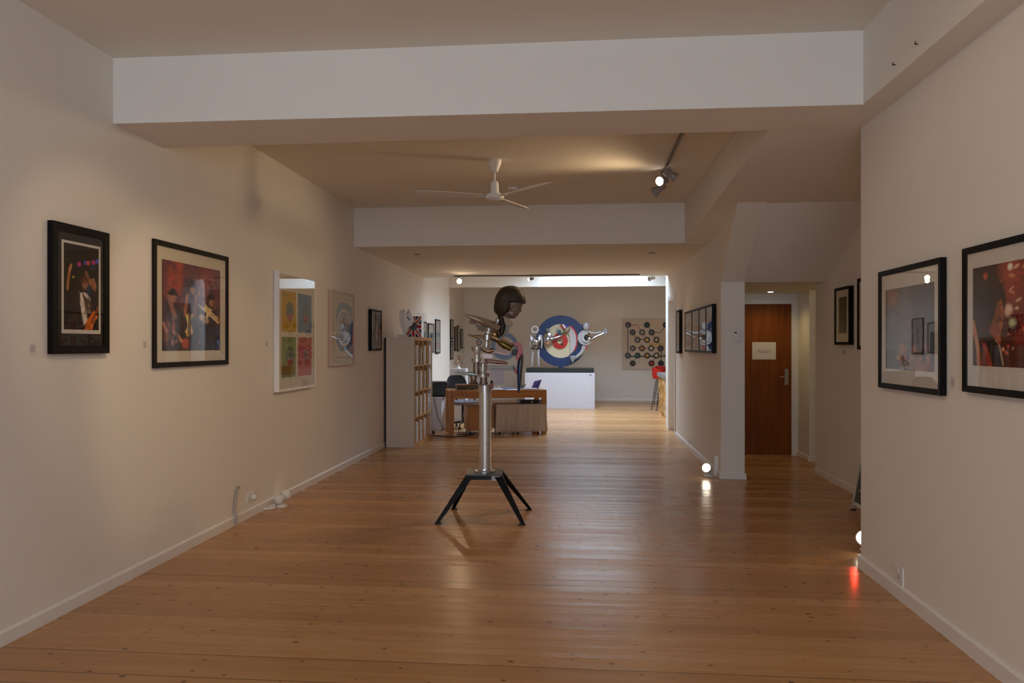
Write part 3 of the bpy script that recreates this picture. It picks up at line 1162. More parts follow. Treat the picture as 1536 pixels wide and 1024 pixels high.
# right wall pictures
frame_R('framed_photograph', 'black-framed grey stage photo in a white mount, reflecting other frames, right wall', XR, 1317, 1421, 385.4, 593.6, .035, .03,
        BLACK, WMOUNT, (1328.6, 1402, 435.4, 552.5), art_smoke())
ya = YX(1442.8, XR - .035) - 1.12
frame_R('framed_photograph', 'black-framed red-lit photo of a musician in profile, cut off at the right edge', XR, 1442.8, None, 373.5, 587, .035, .03,
        BLACK, WMOUNT, (1459.8, 5000 + ya + .16, 402.8, 548), art_profile(), a_near=ya)
# alcove pictures
frame_R('framed_photograph', 'black-framed small greenish photo on the alcove wall, left of its pair', XA, 1251.3, 1281, 428, 517, .05, .03,
        BLACK, CREAM, (1258.5, 1270.5, 446.5, 500), art_greenish())
ya2 = YX(1285.4, XA - .05) - .62
frame_R('framed_photograph', 'black-framed grey photo on the alcove wall, half hidden by the near wall corner', XA, 1285.4, None, 418, 524, .05, .035,
        BLACK, CREAM, (1291.5, 5000 + ya2 + .14, 434.5, 499), art_grey(), a_near=ya2)
# corridor pictures
frame_R('framed_print', 'single slim black frame at the far end of the corridor wall', XW, 1014.2, 1023.6, 464.3, 530, .05, .035, BLACK, WMOUNT, None, art_plain('#cbbfa8'))
lbs = ['black frame with a flag-red and blue print, far end of the joined row of four',
       'black frame with a union flag print, second of the joined row of four',
       'black frame with a mostly cream print, third of the joined row of four',
       'black frame with blue shapes on cream, nearest of the joined row of four']
ys = [YX(1026.7, XW - .053), YX(1037, XW - .053), YX(1047.8, XW - .053), YX(1058, XW - .053), YX(1075, XW)]
zt, zb = ZX(1075, 455.4, XW), ZX(1075, 529.7, XW)
for k in range(4):
    f0, f1 = ys[k] - .004, ys[k + 1] + .004
    w_, h_ = f0 - f1, zt - zb
    framed('framed_print', lbs[k], 'R', XW, f0, f1, zb, zt, .053, .028, BLACK, CREAM,
           (-w_ / 2 + .03, w_ / 2 - .03, -h_ / 2 + .03, h_ / 2 - .03), art_flag_reflections(k), group='joined black frames on the corridor wall')


# small caption cards
def card(label, wall, plane, px, py, w=.045, h=.06):
    if wall == 'L':
        p = (plane, YX(px, plane), ZX(px, py, plane))
        rz = PI / 2
    elif wall == 'R':
        p = (plane, YX(px, plane), ZX(px, py, plane))
        rz = -PI / 2
    t = MB().box(-w / 2, w / 2, -.003, -.0005, -h / 2, h / 2).build('wall_label', mat('card', '#dcd6d0', rough=.7), None)
    t.location = p
    t.rotation_euler = (0, 0, rz)
    tag(t, label, 'caption card')
    m = MB()
    for i in range(4):
        m.box(-w / 2 + .008, w / 2 - .008 - .006 * (i % 2), -.0036, -.003, h / 2 - .016 - i * .009, h / 2 - .013 - i * .009)
    m.build('lettering', mat('ink_grey', '#7a7474', rough=.8), t)


card('tiny white caption card left of the narrow black-framed photo', 'L', XL, 48, 523.5, .05, .06)
card('tiny white caption card between the two nearest left wall pictures', 'L', XL, 216.5, 516, .045, .05)
card('tiny white caption card left of the white four-square poster', 'L', XL, 399.5, 515, .05, .045)
card('tiny white caption card between the two near right wall photos', 'R', XR, 1430, 574, .05, .06)
card('tiny white caption card under the greenish alcove photo', 'R', XA, 1266, 527, .09, .03)


# sockets
def socket(label, wall, plane, px, py, w, h, plug=False):
    if wall == 'F':
        p = (XY(px, plane), plane, ZY(px, py, plane))
        rz = 0
    else:
        p = (plane, YX(px, plane), ZX(px, py, plane))
        rz = PI / 2 if wall == 'L' else -PI / 2
    t = thing('power_socket', label, 'socket', p, rz)
    MB().box(-w / 2, w / 2, -.009, -.0005, -h / 2, h / 2).build('faceplate', WHITEP, t, bevel=.002)
    n = 2 if w > h * 1.3 else 1
    for i in range(n):
        cx = (i - (n - 1) / 2) * w * .46
        m = MB()
        m.prism([(cx - .004, .002), (cx + .004, .002), (cx + .004, -.016), (cx + .014, -.016), (cx + .014, -.022), (cx - .014, -.022), (cx - .014, -.016), (cx - .004, -.016)], -.0098, -.009)
        m.build('pin_slot', GREYP, t)
        cx = (i - (n - 1) / 2) * w * .3
        MB().box(cx - .006, cx + .006, -.013, -.009, h * .18, h * .38).build('switch', WHITEP, t)
    if plug:
        MB().hexa([(.012, -.04, -.024), (.052, -.04, -.024), (.056, -.0105, -.026), (.008, -.0105, -.026), (.016, -.04, .010), (.048, -.04, .010), (.052, -.0105, .014), (.012, -.0105, .014)]).build('plug', WHITEP, t, bevel=.003)
    return t


socket('double socket with a white plug, low on the left wall beside the floor spotlight', 'L', XL, 375.5, 744, .146, .086, True)
socket('double socket low on the left wall before the white shelf', 'L', XL, 546, 670, .146, .086)
socket('single square socket low on the near right wall', 'R', XR, 1350, 862, .11, .105)
socket('double socket low on the far wall under the record artwork', 'F', YF, 943, 592, .15, .085)
socket('small single socket low on the corridor wall', 'R', XW, 1034, 661, .086, .086)

# grey wall strip standing in for the shadow and scuff of a cable
def smear_strip(label, pts, r=.011, m=None):
    o = MB().tube(pts, r, 8).build('cable', m or mat('conduit_grey', '#a79e98', rough=.5), None)
    tag(o, label, 'cable')
    return o


yy = YX(352, XL)
smear_strip('thick grey cable rising from the skirting left of the double socket', [(XL + .03, YX(349, XL), .012), (XL + .03, YX(349, XL), .075), (XL + .013, YX(349.5, XL), .11), (XL + .013, YX(351, XL), .22), (XL + .013, YX(354, XL), .30), (XL + .013, YX(356, XL), ZX(356, 731, XL))])

# thermostat
pz = XY(1103, 8.44)
t = thing('thermostat', 'small white thermostat on the front of the corridor pillar', 'thermostat', (pz, 8.44, ZY(1103, 504, 8.44)))
MB().box(-.04, .04, -.028, -.0005, -.055, .055).build('case', WHITEP, t, bevel=.004)
MB().box(-.016, .010, -.0295, -.028, .030, .045).build('display', BLKP, t)
MB().lathe([(.016, 0), (.015, .008)], (0, -.028, -.015), (0, -.05, -.015)).build('dial', WHITEP, t)
# vertical bit of cable cover at pillar foot
o = MB().box(1.485, 1.529, 8.60, 8.66, .0, .22).build('power_socket', WHITEP, None, bevel=.003)
tag(o, 'small white box socket on the corridor wall behind the lit floor spotlight', 'socket')

# toilet sign: a sheet of paper on the door
xs0, xs1 = XY(1128.5, YD), XY(1164, YD)
zs1, zs0 = ZY(1145, 513, YD), ZY(1145, 539, YD)
t = thing('paper_sign', 'white paper sheet lettered TOILET taped to the brown door', 'sign', ((xs0 + xs1) / 2, YD + .009, (zs0 + zs1) / 2))
w, h = xs1 - xs0, zs1 - zs0
MB().box(-w / 2, w / 2, -.003, -.0005, -h / 2, h / 2).build('sheet', mat('paper', '#ddd8d2', rough=.8), t)


def text_mesh(s, size, m, parent, name='lettering', loc=(0, 0, 0), ext=.0008, sx=1.0):
    cu = bpy.data.curves.new(name, 'FONT')
    cu.body = s
    cu.size = size
    cu.extrude = ext
    cu.align_x = 'CENTER'
    cu.align_y = 'CENTER'
    tmp = bpy.data.objects.new('tmp_text', cu)
    COL.objects.link(tmp)
    dg = bpy.context.evaluated_depsgraph_get()
    me = bpy.data.meshes.new_from_object(tmp.evaluated_get(dg))
    bpy.data.objects.remove(tmp)
    me.materials.clear()
    me.materials.append(m)
    o = bpy.data.objects.new(name, me)
    COL.objects.link(o)
    o.parent = parent
    o.location = loc
    o.rotation_euler = (PI / 2, 0, 0)
    o.scale = (sx, 1, 1)
    return o


text_mesh('TOILET', .058, mat('pink_ink', '#b06a80', rough=.8), t, loc=(.0, -.0042, -.01), sx=.95)

# ------------------------------------------------------------------ ceiling fan
zf = 6.97
pf = W(742, 240, zf)
t = thing('ceiling_fan', 'white three-bladed ceiling fan hanging in the middle bay', 'fan', (pf.x, pf.y, 3.15))
MB().lathe([(.062, 0), (.064, -.012), (.055, -.05), (.030, -.105), (.012, -.115)], (0, 0, 0), (0, 0, 1), n=28).build('canopy', WHITEP, t)
MB().rod((0, 0, -.11), (0, 0, -.22), .009).build('down_rod', WHITEP, t)
MB().lathe([(.012, -.19), (.030, -.20), (.036, -.22), (.040, -.29), (.042, -.30)], (0, 0, 0), (0, 0, 1), n=28).build('motor_neck', WHITEP, t)
MB().lathe([(.045, -.298), (.050, -.305), (.045, -.312), (.080, -.318), (.088, -.335), (.082, -.352), (.060, -.365), (.02, -.372)], (0, 0, 0), (0, 0, 1), n=32).build('motor_housing', WHITEP, t)
bl = MB()
nseg = 8
L0, L1 = .10, .72
vs = []
for i in range(nseg + 1):
    q = i / nseg
    x = L0 + (L1 - L0) * q
    wd = .036 + .030 * math.sin(PI * min(1, q * 1.1) * .6)
    if q > .95:
        wd *= .8
    tl = .20
    for (yy_, zz_) in ((-wd, .004), (wd, .004), (wd, -.001), (-wd, -.001)):
        vs.append((x, yy_, -.335 + yy_ * tl + zz_ + .012 * q))
fs = [(3, 2, 1, 0), tuple(nseg * 4 + k for k in range(4))]
for i in range(nseg):
    for k in range(4):
        k2 = (k + 1) % 4
        fs.append((i * 4 + k, i * 4 + k2, (i + 1) * 4 + k2, (i + 1) * 4 + k))
bl.add(vs, fs)
bl.box(.05, .16, -.016, .016, -.342, -.336)
blade = bl.build('blade', mat('fan_blade', '#d8cec4', rough=.3), t)
for a in (187, 311, 67):
    o = blade if a == 187 else blade.copy()
    if a != 187:
        COL.objects.link(o)
    o.rotation_euler = (0, 0, math.radians(a) + TH)
# smoke detector
zz = (3.15 - H) * FPX / (HY - 281)
p = W(770, 281, zz)
t = thing('smoke_detector', 'small round white smoke detector on the ceiling behind the fan', 'smoke detector', (p.x, p.y, 3.15))
MB().lathe([(.055, 0), (.055, -.012), (.046, -.030), (.02, -.036)], (0, 0, 0), (0, 0, 1), n=28).build('body', WHITEP, t)
MB().lathe([(.030, -.030), (.030, -.040), (.012, -.042)], (0, 0, 0), (0, 0, 1), n=20).build('sensor_cap', GREYP, t)


# ------------------------------------------------------------------ track lights
def spot_head(parent, base, direction, lit, scale=1.0, m=None, short=False, glow=None):
    """lamp head as children of the parent: adapter arm, body, lens"""
    m = m or GREYP
    base = Vector(base)
    d = Vector(direction).normalized()
    s = scale
    piv = base + Vector((0, 0, -.06 * s)) if not short else base + Vector((0, 0, .05 * s))
    MB().rod(base, piv, .008 * s).build('bracket', m, parent)
    c0 = piv - d * .055 * s
    MB().lathe([(.012 * s, 0), (.028 * s, .006 * s), (.030 * s, .05 * s), (.026 * s, .058 * s), (.040 * s, .10 * s), (.042 * s, .115 * s)], c0, c0 + d, n=22).build('lamp_head', m, parent)
    MB().lathe([(.035 * s, .1152 * s), (.028 * s, .119 * s)], c0, c0 + d, n=20).build('lens', (glow or LAMPW) if lit else mat('unlit_lens', '#6a6660', rough=.15), parent)
    return c0 + d * .13 * s


def track(name, label, a, b, r=.011, cat='lighting track'):
    t = thing(name, label, cat, a)
    bvec = Vector(b) - Vector(a)
    L = bvec.length
    rz = math.atan2(bvec.y, bvec.x)
    t.rotation_euler = (0, 0, rz)
    MB().box(0, L, -r, r, -.022, 0).build('rail', mat('track_brown', '#5c5048', rough=.4), t)
    MB().box(-.02, .03, -r * 1.4, r * 1.4, -.026, 0).build('end_cap', WHITEP, t)
    return t


LIGHTS = []


def spotlight(name, loc, target, power, color, size=60, blend=.6, radius=.03):
    l = bpy.data.lights.new(name, 'SPOT')
    l.energy = power
    l.color = color
    l.spot_size = math.radians(size)
    l.spot_blend = blend
    l.shadow_soft_size = radius
    o = bpy.data.objects.new(name, l)
    COL.objects.link(o)
    o.location = loc
    d = (Vector(target) - Vector(loc)).normalized()
    o.rotation_euler = d.to_track_quat('-Z', 'Y').to_euler()
    return o


def area(name, loc, rot, sx, sy, power, color):
    l = bpy.data.lights.new(name, 'AREA')
    l.shape = 'RECTANGLE'
    l.size = sx
    l.size_y = sy
    l.energy = power
    l.color = color
    o = bpy.data.objects.new(name, l)
    COL.objects.link(o)
    o.location = loc
    o.rotation_euler = rot
    return o


WARM = (1.0, .72, .42)
TX = .81
track('lighting_track', 'dark ceiling track running lengthwise in the middle bay', (TX, 5.3, 3.15), (TX, YX(992, TX) - .1, 3.15))


def track_spot(label, base, direction, lit, power=0, size=50, target=None, m=None, scale=1.0, color=WARM):
    t = thing('track_spotlight', label, 'spotlight', base)
    tip = spot_head(t, (0, 0, 0), direction, lit, scale, m)
    if power:
        spotlight('spot', Vector(base) + tip + Vector((0, 0, -.05)), target, power, color, size, .6, .12 if power > 100 else .03)
    return t


ysp = YX(993, TX)
track_spot('lit track spotlight at the end of the middle bay track', (TX, ysp - .12, 3.128), Vector((-.6, -.75, -.25)), True, 115, 112, (-2.2, 5.6, 1.3), scale=1.15)
track_spot('unlit track spotlight beside the lit one, turned to the right', (TX + .03, ysp - .40, 3.128), Vector((.55, .2, -.35)), False, scale=1.15)
track_spot('unlit track spotlight hanging lowest at the far track end', (TX + .0, ysp + .22, 3.128), Vector((-.9, .3, -.6)), False, scale=1.25)

# far track on the edge of the dropped ceiling
zt_ = (2.67 - H) * FPX / (HY - 413)
p0, p1 = W(679, 413, zt_), W(958, 413, zt_)
track('lighting_track', 'long ceiling track across the end of the dropped ceiling', (p0.x, 13.1, 2.67), (p1.x, 13.1, 2.67))
track_spot('brightly lit spotlight at the left end of the far track', (XY(688, 13.1), 13.1, 2.648), Vector((.25, -.8, -.15)), True, 16, 120, (0, 8, 1.0), scale=1.2)
track_spot('small lit spotlight near the middle of the far track', (XY(797, 13.1), 13.1, 2.648), Vector((-.7, -.25, -.2)), True, 18, 60, (-2.8, 15.0, 1.6), scale=.8)
track_spot('unlit white spotlight right of the far track', (XY(978, 13.3), 13.3, 2.67), Vector((-.9, -.2, -.2)), False, m=WHITEP, scale=1.0)

# near room tracks, above and behind the frame
track('lighting_track', 'ceiling track in the near room', (-.9, 1.0, 3.22), (-.9, 3.4, 3.22))
tgt = [(-.9, 2.9, (-2.78, 4.3, 1.6), 44), (-.9, 3.3, (-2.78, 5.4, .95), 95), (-.9, 1.7, (1.8, 3.6, 1.3), 72)]
for i, (x, y, tg, pw) in enumerate(tgt):
    track_spot(('lit near track spotlight aimed between the first two left pictures', 'lit near track spotlight aimed right of the band photo', 'lit near track spotlight aimed at the near right wall')[i],
               (x, y, 3.195), Vector(tg) - Vector((x, y, 3.1)), True, pw, (42, 48, 62)[i], tg)


# floor uplighters
def floor_spot(label, loc, direction, lit, power, target, size=70, glow=None):
    t = thing('floor_spotlight', label, 'spotlight', loc)
    MB().lathe([(.052, 0), (.052, .008), (.040, .016), (.015, .020)], (0, 0, 0), (0, 0, 1), n=26).build('base', WHITEP, t)
    tip = spot_head(t, (0, 0, .015), direction, lit, 1.25, WHITEP, short=True, glow=glow)
    m = MB()
    d = Vector(direction).normalized()
    c0 = Vector((0, 0, .015 + .0625)) - d * .069 + d * .063
    m.lathe([(.0375, 0), (.0375, .006)], c0, c0 + d, n=22)
    m.build('seal_ring', BLKP, t)
    if power:
        spotlight('spot', Vector(loc) + tip, target, power, WARM, size)
    return t


pl_ = F(419, 759)
floor_spot('white floor spotlight facing away, beside the left wall socket', (pl_.x + .02, pl_.y, 0), (.10, 1, .16), True, 1.2, (-.6, 9.4, 2.2), 60, glow=LAMPD)
pr_ = F(1070, 714)
floor_spot('lit white floor spotlight at the foot of the corridor pillar', (pr_.x - .05, pr_.y, 0), (-.45, -.75, .32), True, 12, (-.4, 6.9, 2.6), 110)
zc3 = 5.30
pc_ = W(1294, 815, zc3)
floor_spot('lit floor spotlight peeping from behind the near right wall corner', (pc_.x + .06, pc_.y + .08, 0), (-.55, -.6, .30), True, 8, (-.2, 4.0, 2.0), 110)
# stray red spill from the dichroic reflector of that lamp
sp = spotlight('spot', (pc_.x - .09, pc_.y - .10, .12), (1.70, 5.0, 0), 1.6, (1, .03, .01), 26, .9, .01)
sp = spotlight('spot', (pc_.x - .09, pc_.y - .08, .16), (1.58, 5.24, 0), 1.3, (1, .6, .2), 34, .9, .01)
spotlight('spot', (-2.62, pl_.y + .18, .11), (-2.38, pl_.y + .14, 0), .35, (1, .62, .25), 50, .9, .01)

# cable of the left floor spotlight
q = F(398, 763)
pts = []
for k in range(26):
    a = -2.4 + k / 25 * 5.2
    pts.append((q.x + .0 + .085 * math.cos(a), q.y + .05 * math.sin(a), .012))
pts.append((XL + .05, q.y + .1, .014))
o = MB().tube(pts, .011, 8).build('cable', WHITEP)
tag(o, 'looped white cable on the floor beside the left floor spotlight', 'cable')
q = F(1082, 712)
o = MB().tube([(pr_.x + .02, pr_.y - .02, .02), (pr_.x + .03, pr_.y + .05, .03), (1.495, pr_.y + .12, .05), (1.50, 8.66, .09)], .008, 8).build('cable', WHITEP)
tag(o, 'white cable behind the lit floor spotlight by the pillar', 'cable')

# hooks on the soffit face
for px, py in ((1377, 66), (1343, 97)):
    y_ = YX(px, 1.66)
    o = MB().tube([(1.66, y_, ZX(px, py, 1.66)), (1.645, y_, ZX(px, py, 1.66)), (1.64, y_ - .02, ZX(px, py, 1.66) + .004)], .003, 6).build('hook', BLKP)
    tag(o, 'tiny dark screw hook in the white soffit, ' + ('upper right one' if px > 1350 else 'lower left one'), 'hook')

# A-board leaning in the alcove
pb = F(1278, 764)
t = thing('display_board', 'silver-framed dark notice board leaning behind the near right wall', 'board', (pb.x, pb.y, 0), 0)
lean = math.atan2(.22, 1.15)
M = Matrix.Rotation(lean, 4, 'Y')
bw, bh = .62, 1.18
m = MB()
m.M = M
m.box(-.012, .012, -bw, -bw + .03, .05, bh)
m.box(-.012, .012, -.03, 0, .05, bh)
m.box(-.012, .012, -bw, 0, .05, .08)
m.box(-.012, .012, -bw, 0, bh - .03, bh)
m.build('frame', ALU, t)
m = MB()
m.M = M
m.box(-.006, .006, -bw + .03, -.03, .08, bh - .03)
m.build('panel', mat('slate_panel', '#2a2725', rough=.5), t)
m = MB()
m.M = M
for i in range(9):
    z = .18 + i * .10
    m.box(-.008, -.006, -.08 - .38 - .05 * (i % 3), -.08, z, z + .016)
m.build('lettering', mat('chalk', '#8f8a86', rough=.9), t)
for yy_ in (-.025, -bw + .025):
    m = MB()
    m.M = M
    m.box(-.011, .011, yy_ - .011, yy_ + .011, .012, .05)
    m.build('foot', ALU, t)
    m2 = MB().box(-.018, .018, yy_ - .018, yy_ + .018, 0, .014)
    m2.build('rubber_foot', BLKP, t)
#@@PART2
# ------------------------------------------------------------------ shelf unit on the left
SXF = -2.345
sy0 = 10.62
sy1 = YX(648, SXF)
SH = 1.572
L_ = sy1 - sy0
t = thing('shelf_unit', 'tall white-sided shelf unit with four by four open wooden compartments, left wall', 'shelf', (SXF, sy0, 0))
D = .405      # depth towards the wall
MB().box(-D, 0, 0, .040, 0, SH).build('side_panel', mat('shelf_white', '#dccfbe', rough=.5), t, bevel=.002)
MB().box(-D, 0, L_ - .040, L_, 0, SH).build('side_panel', WHITEF, t, bevel=.002)
MB().box(-D, -.002, .04, L_ - .04, SH - .05, SH - .0005).build('top_panel', BIRCH, t)
MB().box(-D, -.002, .04, L_ - .04, 0, .05).build('bottom_panel', BIRCH, t)
MB().box(-D, -D + .01, .04, L_ - .04, .05, SH - .05).build('back_panel', BIRCH, t)
MB().box(-D - .022, -D, 0, L_, 0, SH - .01).build('backing_board', BLKP, t)  # black board put in the wall gap, standing in for its shadow
edge = MB()
edge.box(0, .004, .0, L_, SH - .05, SH)
edge.box(0, .004, .0, L_, 0, .05)
edge.box(0, .004, 0, .04, .05, SH - .05)
edge.box(0, .004, L_ - .04, L_, .05, SH - .05)
edge.build('front_edging', BIRCH, t)
ch = (SH - .1 - 3 * .018) / 4
cw = (L_ - .08 - 3 * .018) / 4
for k in range(1, 4):
    z = .05 + k * ch + (k - 1) * .018
    MB().box(-D + .01, .002, .04, L_ - .04, z, z + .018).build('shelf', BIRCH, t)
    y = .04 + k * cw + (k - 1) * .018
    MB().box(-D + .012, .001, y, y + .018, .05, SH - .05).build('divider', BIRCH, t)
rows = ['bottom', 'second lowest', 'second highest', 'top']
cols = ['nearest', 'second', 'third', 'farthest']
FILE = mat('white_card', '#d9d4ce', rough=.6, noise=.03)
FILE2 = mat('pale_grey_card', '#b9b3ae', rough=.6, noise=.05)
proto_file = None


def box_file(w, h, m):
    root = thing('box_file', 'x', 'box file')
    bb = MB()
    bb.prism([(-.30, 0), (0, 0), (0, h * .97), (-.02, h), (-.30, h)], -w / 2, w / 2, 'xz')
    bb.build('box', m, root, bevel=.002)
    MB().box(0, .001, -w * .28, w * .28, h * .55, h * .8).build('spine_label', WHITEP, root)
    MB().lathe([(.011, 0), (.009, .002)], (0, 0, h * .25), (1, 0, h * .25), n=14).build('finger_ring', STEEL, root)
    return root


p1_, p2_ = box_file(.13, .29, FILE), box_file(.09, .27, FILE2)
first = {0: True, 1: True}
for r in range(4):
    for c in range(4):
        zb_ = .05 + r * (ch + .018)
        yb_ = sy0 + .04 + c * (cw + .018)
        n = 2 if (r, c) in ((3, 2), (0, 2), (1, 3)) else 1
        for q in range(n):
            k = 1 if (q == 1 or (r + c) % 5 == 4) else 0
            pr_t = (p1_, p2_)[k]
            loc = (SXF - .010 - .006 * ((r * 3 + c) % 3), yb_ + cw - .072 - .118 * q, zb_)
            lb = f"{'narrow grey' if k else 'white'} box file in the {rows[r]} row of the shelf, {cols[c]} cell" + (', nearer one' if q else '')
            if first[k]:
                pr_t.location = loc
                pr_t['label'] = lb
                pr_t['group'] = 'box files in the shelf unit'
                first[k] = False
            else:
                dup(pr_t, loc, None, lb, 'box files in the shelf unit')

# on top of the shelf: pale sculpture and flag panel with a record
zc_ = 11.0
P = lambda px, py, zc=11.0: W(px, py, zc)
b0 = P(608, 504)
t = thing('sculpture', 'pale curved acrylic sculpture with a white angular figure on the shelf top', 'sculpture', (b0.x, b0.y, SH))
t.rotation_euler = (0, 0, TH)
S = 11.0 / FPX


def lp(px, py, ox=608.0, s=S, oz=SH):
    return ((px - ox) * s, H - (py - HY) * s - oz)


ACR = mat('frosted_acrylic', '#d8cfc4', rough=.3)
MB().box(lp(597, 0)[0], lp(611, 0)[0], -.09, .09, 0, .035).build('base', ACR, t, bevel=.003)
m = MB()
outer = [lp(x, y) for x, y in ((606, 501), (602, 492), (599.5, 480), (599, 467), (601, 464.5), (608, 464))]
inner = [lp(x, y) for x, y in ((606, 469), (605.5, 478), (606.5, 488), (609, 500))]
m.prism(outer + inner, -.015, .015)
m.build('curved_fin', ACR, t)
m = MB()
m.prism([lp(x, y) for x, y in ((607, 468), (611, 471), (614, 462), (616, 466), (619, 474), (621, 482), (617, 488), (612, 492), (611, 498), (608, 499), (607, 484))], -.04, .04)
m.build('figure', WHITEF, t, bevel=.006)
m = MB()
m.prism([lp(x, y) for x, y in ((611.5, 470), (613, 464), (613.5, 468), (612.3, 472))], -.055, -.041)
m.prism([lp(x, y) for x, y in ((612, 474), (616, 480), (615, 481), (611, 476))], -.055, -.041)
m.build('dark_stripe', mat('slate_blue', '#4a5274', rough=.4), t)

xx0, xx1 = lp(611, 0)[0], lp(632, 0)[0]
b1 = W(622, 505, 11.35)
t = thing('flag_panel', 'square union flag panel with a black vinyl record at its centre, on the shelf', 'panel', (b1.x - .02, b1.y, SH))
t.rotation_euler = (0, 0, TH + .10)
S2 = 11.35 / FPX
hh = 31.5 * S2
c = Canvas(110, 110, '#1c2560')
union_jack(c, 0, 0, 1, 1)
MB().box(-hh * .38, hh * .38, -.004, .006, 0.0, hh).build('board', WHITEF, t)
c.mesh('flag_print', -hh * .38, hh * .38, 0.004, hh, -.006, t)
m = MB().lathe([(.062, 0), (.062, .004), (.02, .006)], (0, -.006, hh * .52), (0, -1, hh * .52), n=32)
m.build('vinyl_record', BLKP, t)
MB().lathe([(.022, 0), (.020, .002)], (0, -.0125, hh * .52), (0, -1, hh * .52), n=24).build('record_label', mat('label_indigo', '#2b2f52', rough=.5), t)
b2 = W(633, 505, 11.75)
t = thing('acrylic_sheet', 'clear upright acrylic sheet behind the flag panel on the shelf', 'sheet', (b2.x, b2.y, SH), TH)
MB().box(-.08, .07, -.004, .004, 0, 37 * 11.75 / FPX).build('clear_panel', CLEAR, t)
MB().box(-.06, .05, -.03, .03, 0, .015).build('foot', CLEAR, t)

# ------------------------------------------------------------------ grey plinth with the black device
XS = -2.36
t = MB().box(-2.74, XS, 12.86, 13.36, 0, .565).build('plinth', mat('pale_grey_paint', '#cfccd4', rough=.6), bevel=.003)
tag(t, 'low grey plinth behind the shelf unit carrying a black rounded device', 'plinth')
t = thing('speaker', 'black rounded speaker-like box with grey side on the low grey plinth', 'speaker', (-2.47, 13.06, .565))
m = MB()
m.box(-.19, .19, -.13, .17, .0, .26)
m.build('case', mat('dark_slate', '#23232b', rough=.4), t, bevel=.035)
MB().box(-.16, .10, -.138, -.125, .03, .23).build('front_grille', BLKP, t, bevel=.006)
o = MB().tube([(-2.50, 12.85, .56), (-2.47, 12.845, .42), (-2.43, 12.845, .22), (-2.36, 12.83, .10), (-2.33, 12.8, .01), (-2.4, 12.6, .008), (-2.55, 12.5, .008)], .005, 6).build('cable', BLKP)
tag(o, 'black mains cable hanging down the front of the low grey plinth', 'cable')
o = MB().box(-2.58, -2.38, 12.30, 12.37, 0, .045).build('power_strip', BLKP, bevel=.006)
tag(o, 'black power strip on the floor before the grey plinth', 'power strip')
o = MB().tube([(-2.62, 12.0, .007), (-2.3, 12.03, .007), (-2.1, 11.90, .007), (-1.9, 11.97, .007), (-1.75, 12.1, .007), (-1.72, 12.3, .007), (-1.85, 12.35, .007), (-1.98, 12.2, .007)], .007, 6).build('cable', BLKP)
tag(o, 'tangled black cable on the floor around the left desk leg', 'cable')

# white plinth with a small wire sculpture
ZP = 1.0
pA, pB = W(675, 553, 14.6), W(698.5, 553, 14.6)
t = MB().box(pA.x, pB.x, pA.y, pA.y + .33, 0, ZP).build('plinth', PLINTH, bevel=.002)
tag(t, 'tall white plinth behind the office chair with a small wire sculpture on top', 'plinth')
cx, cy = pB.x - .16, pA.y + .15
t = thing('sculpture', 'small tangled wire sculpture with a white foot on the tall white plinth', 'sculpture', (cx, cy, ZP))
MB().lathe([(.045, 0), (.040, .02), (.018, .045), (.014, .09), (.02, .095)], (0, 0, 0), (0, 0, 1), n=18).build('foot', WHITEF, t)
rg = random.Random(5)
WIRE = mat('copper_wire', '#9a6c54', rough=.35, metal=.8)
for k in range(5):
    pts = []
    ph = rg.random() * 6
    for i in range(18):
        a = ph + i * .42
        pts.append((.11 * math.cos(a) * (0.5 + .5 * math.sin(i * .5 + k)), .05 * math.sin(a * 1.3), .17 + .09 * math.sin(a * .9 + k)))
    pts[0] = (0, 0, .09)
    MB().tube(pts, .0035, 6).build('wire_loop', WIRE, t)

# ------------------------------------------------------------------ desk group
dl, dr = W(674, 0, 12.2), W(820, 0, 12.5)
DROT = math.atan2(dr.y - dl.y, dr.x - dl.x)
DL = math.hypot(dr.x - dl.x, dr.y - dl.y)
DZ = .725
Md = Matrix.Translation((dl.x, dl.y, 0)) @ Matrix.Rotation(DROT, 4, 'Z')


def dw(x, y, z=0):
    return Md @ Vector((x, y, z))


t = thing('desk', 'long wooden desk with square legs standing across the gallery behind the metal figure', 'desk', (dl.x, dl.y, 0), DROT)
DD = .62
MB().box(0, DL, 0, DD, DZ - .03, DZ).build('desk_top', OAK, t, bevel=.002)
for x in (0, DL - .08):
    for y in (0, DD - .08):
        MB().box(x, x + .08, y, y + .08, 0, DZ - .03).build('leg', OAKV, t)
MB().box(.08, DL - .08, .004, .03, DZ - .13, DZ - .03).build('apron', OAK, t)
MB().box(.08, DL - .08, DD - .03, DD - .004, DZ - .13, DZ - .03).build('apron', OAK, t)

t = thing('drawer_cabinet', 'brown wooden drawer cabinet on castors under the left part of the desk', 'cabinet', tuple(dw(.31, .10)), DROT)
MB().box(0, .40, 0, .5, .06, .46).build('body', OAKV, t, bevel=.002)
MB().box(.01, .39, -.014, 0, .07, .26).build('drawer', OAKV, t)
MB().box(.01, .39, -.014, 0, .27, .45).build('drawer', OAKV, t)


def castor(parent, x, y, r=.025):
    m = MB()
    m.lathe([(r, 0), (r, .012)], (x - .012, y, r), (x, y, r), n=16)
    m.lathe([(r, 0), (r, .012)], (x + .004, y, r), (x + 1, y, r), n=16)
    m.rod((x, y, r), (x, y, 2 * r + .008), .006)
    return m.build('castor', BLKP, parent)


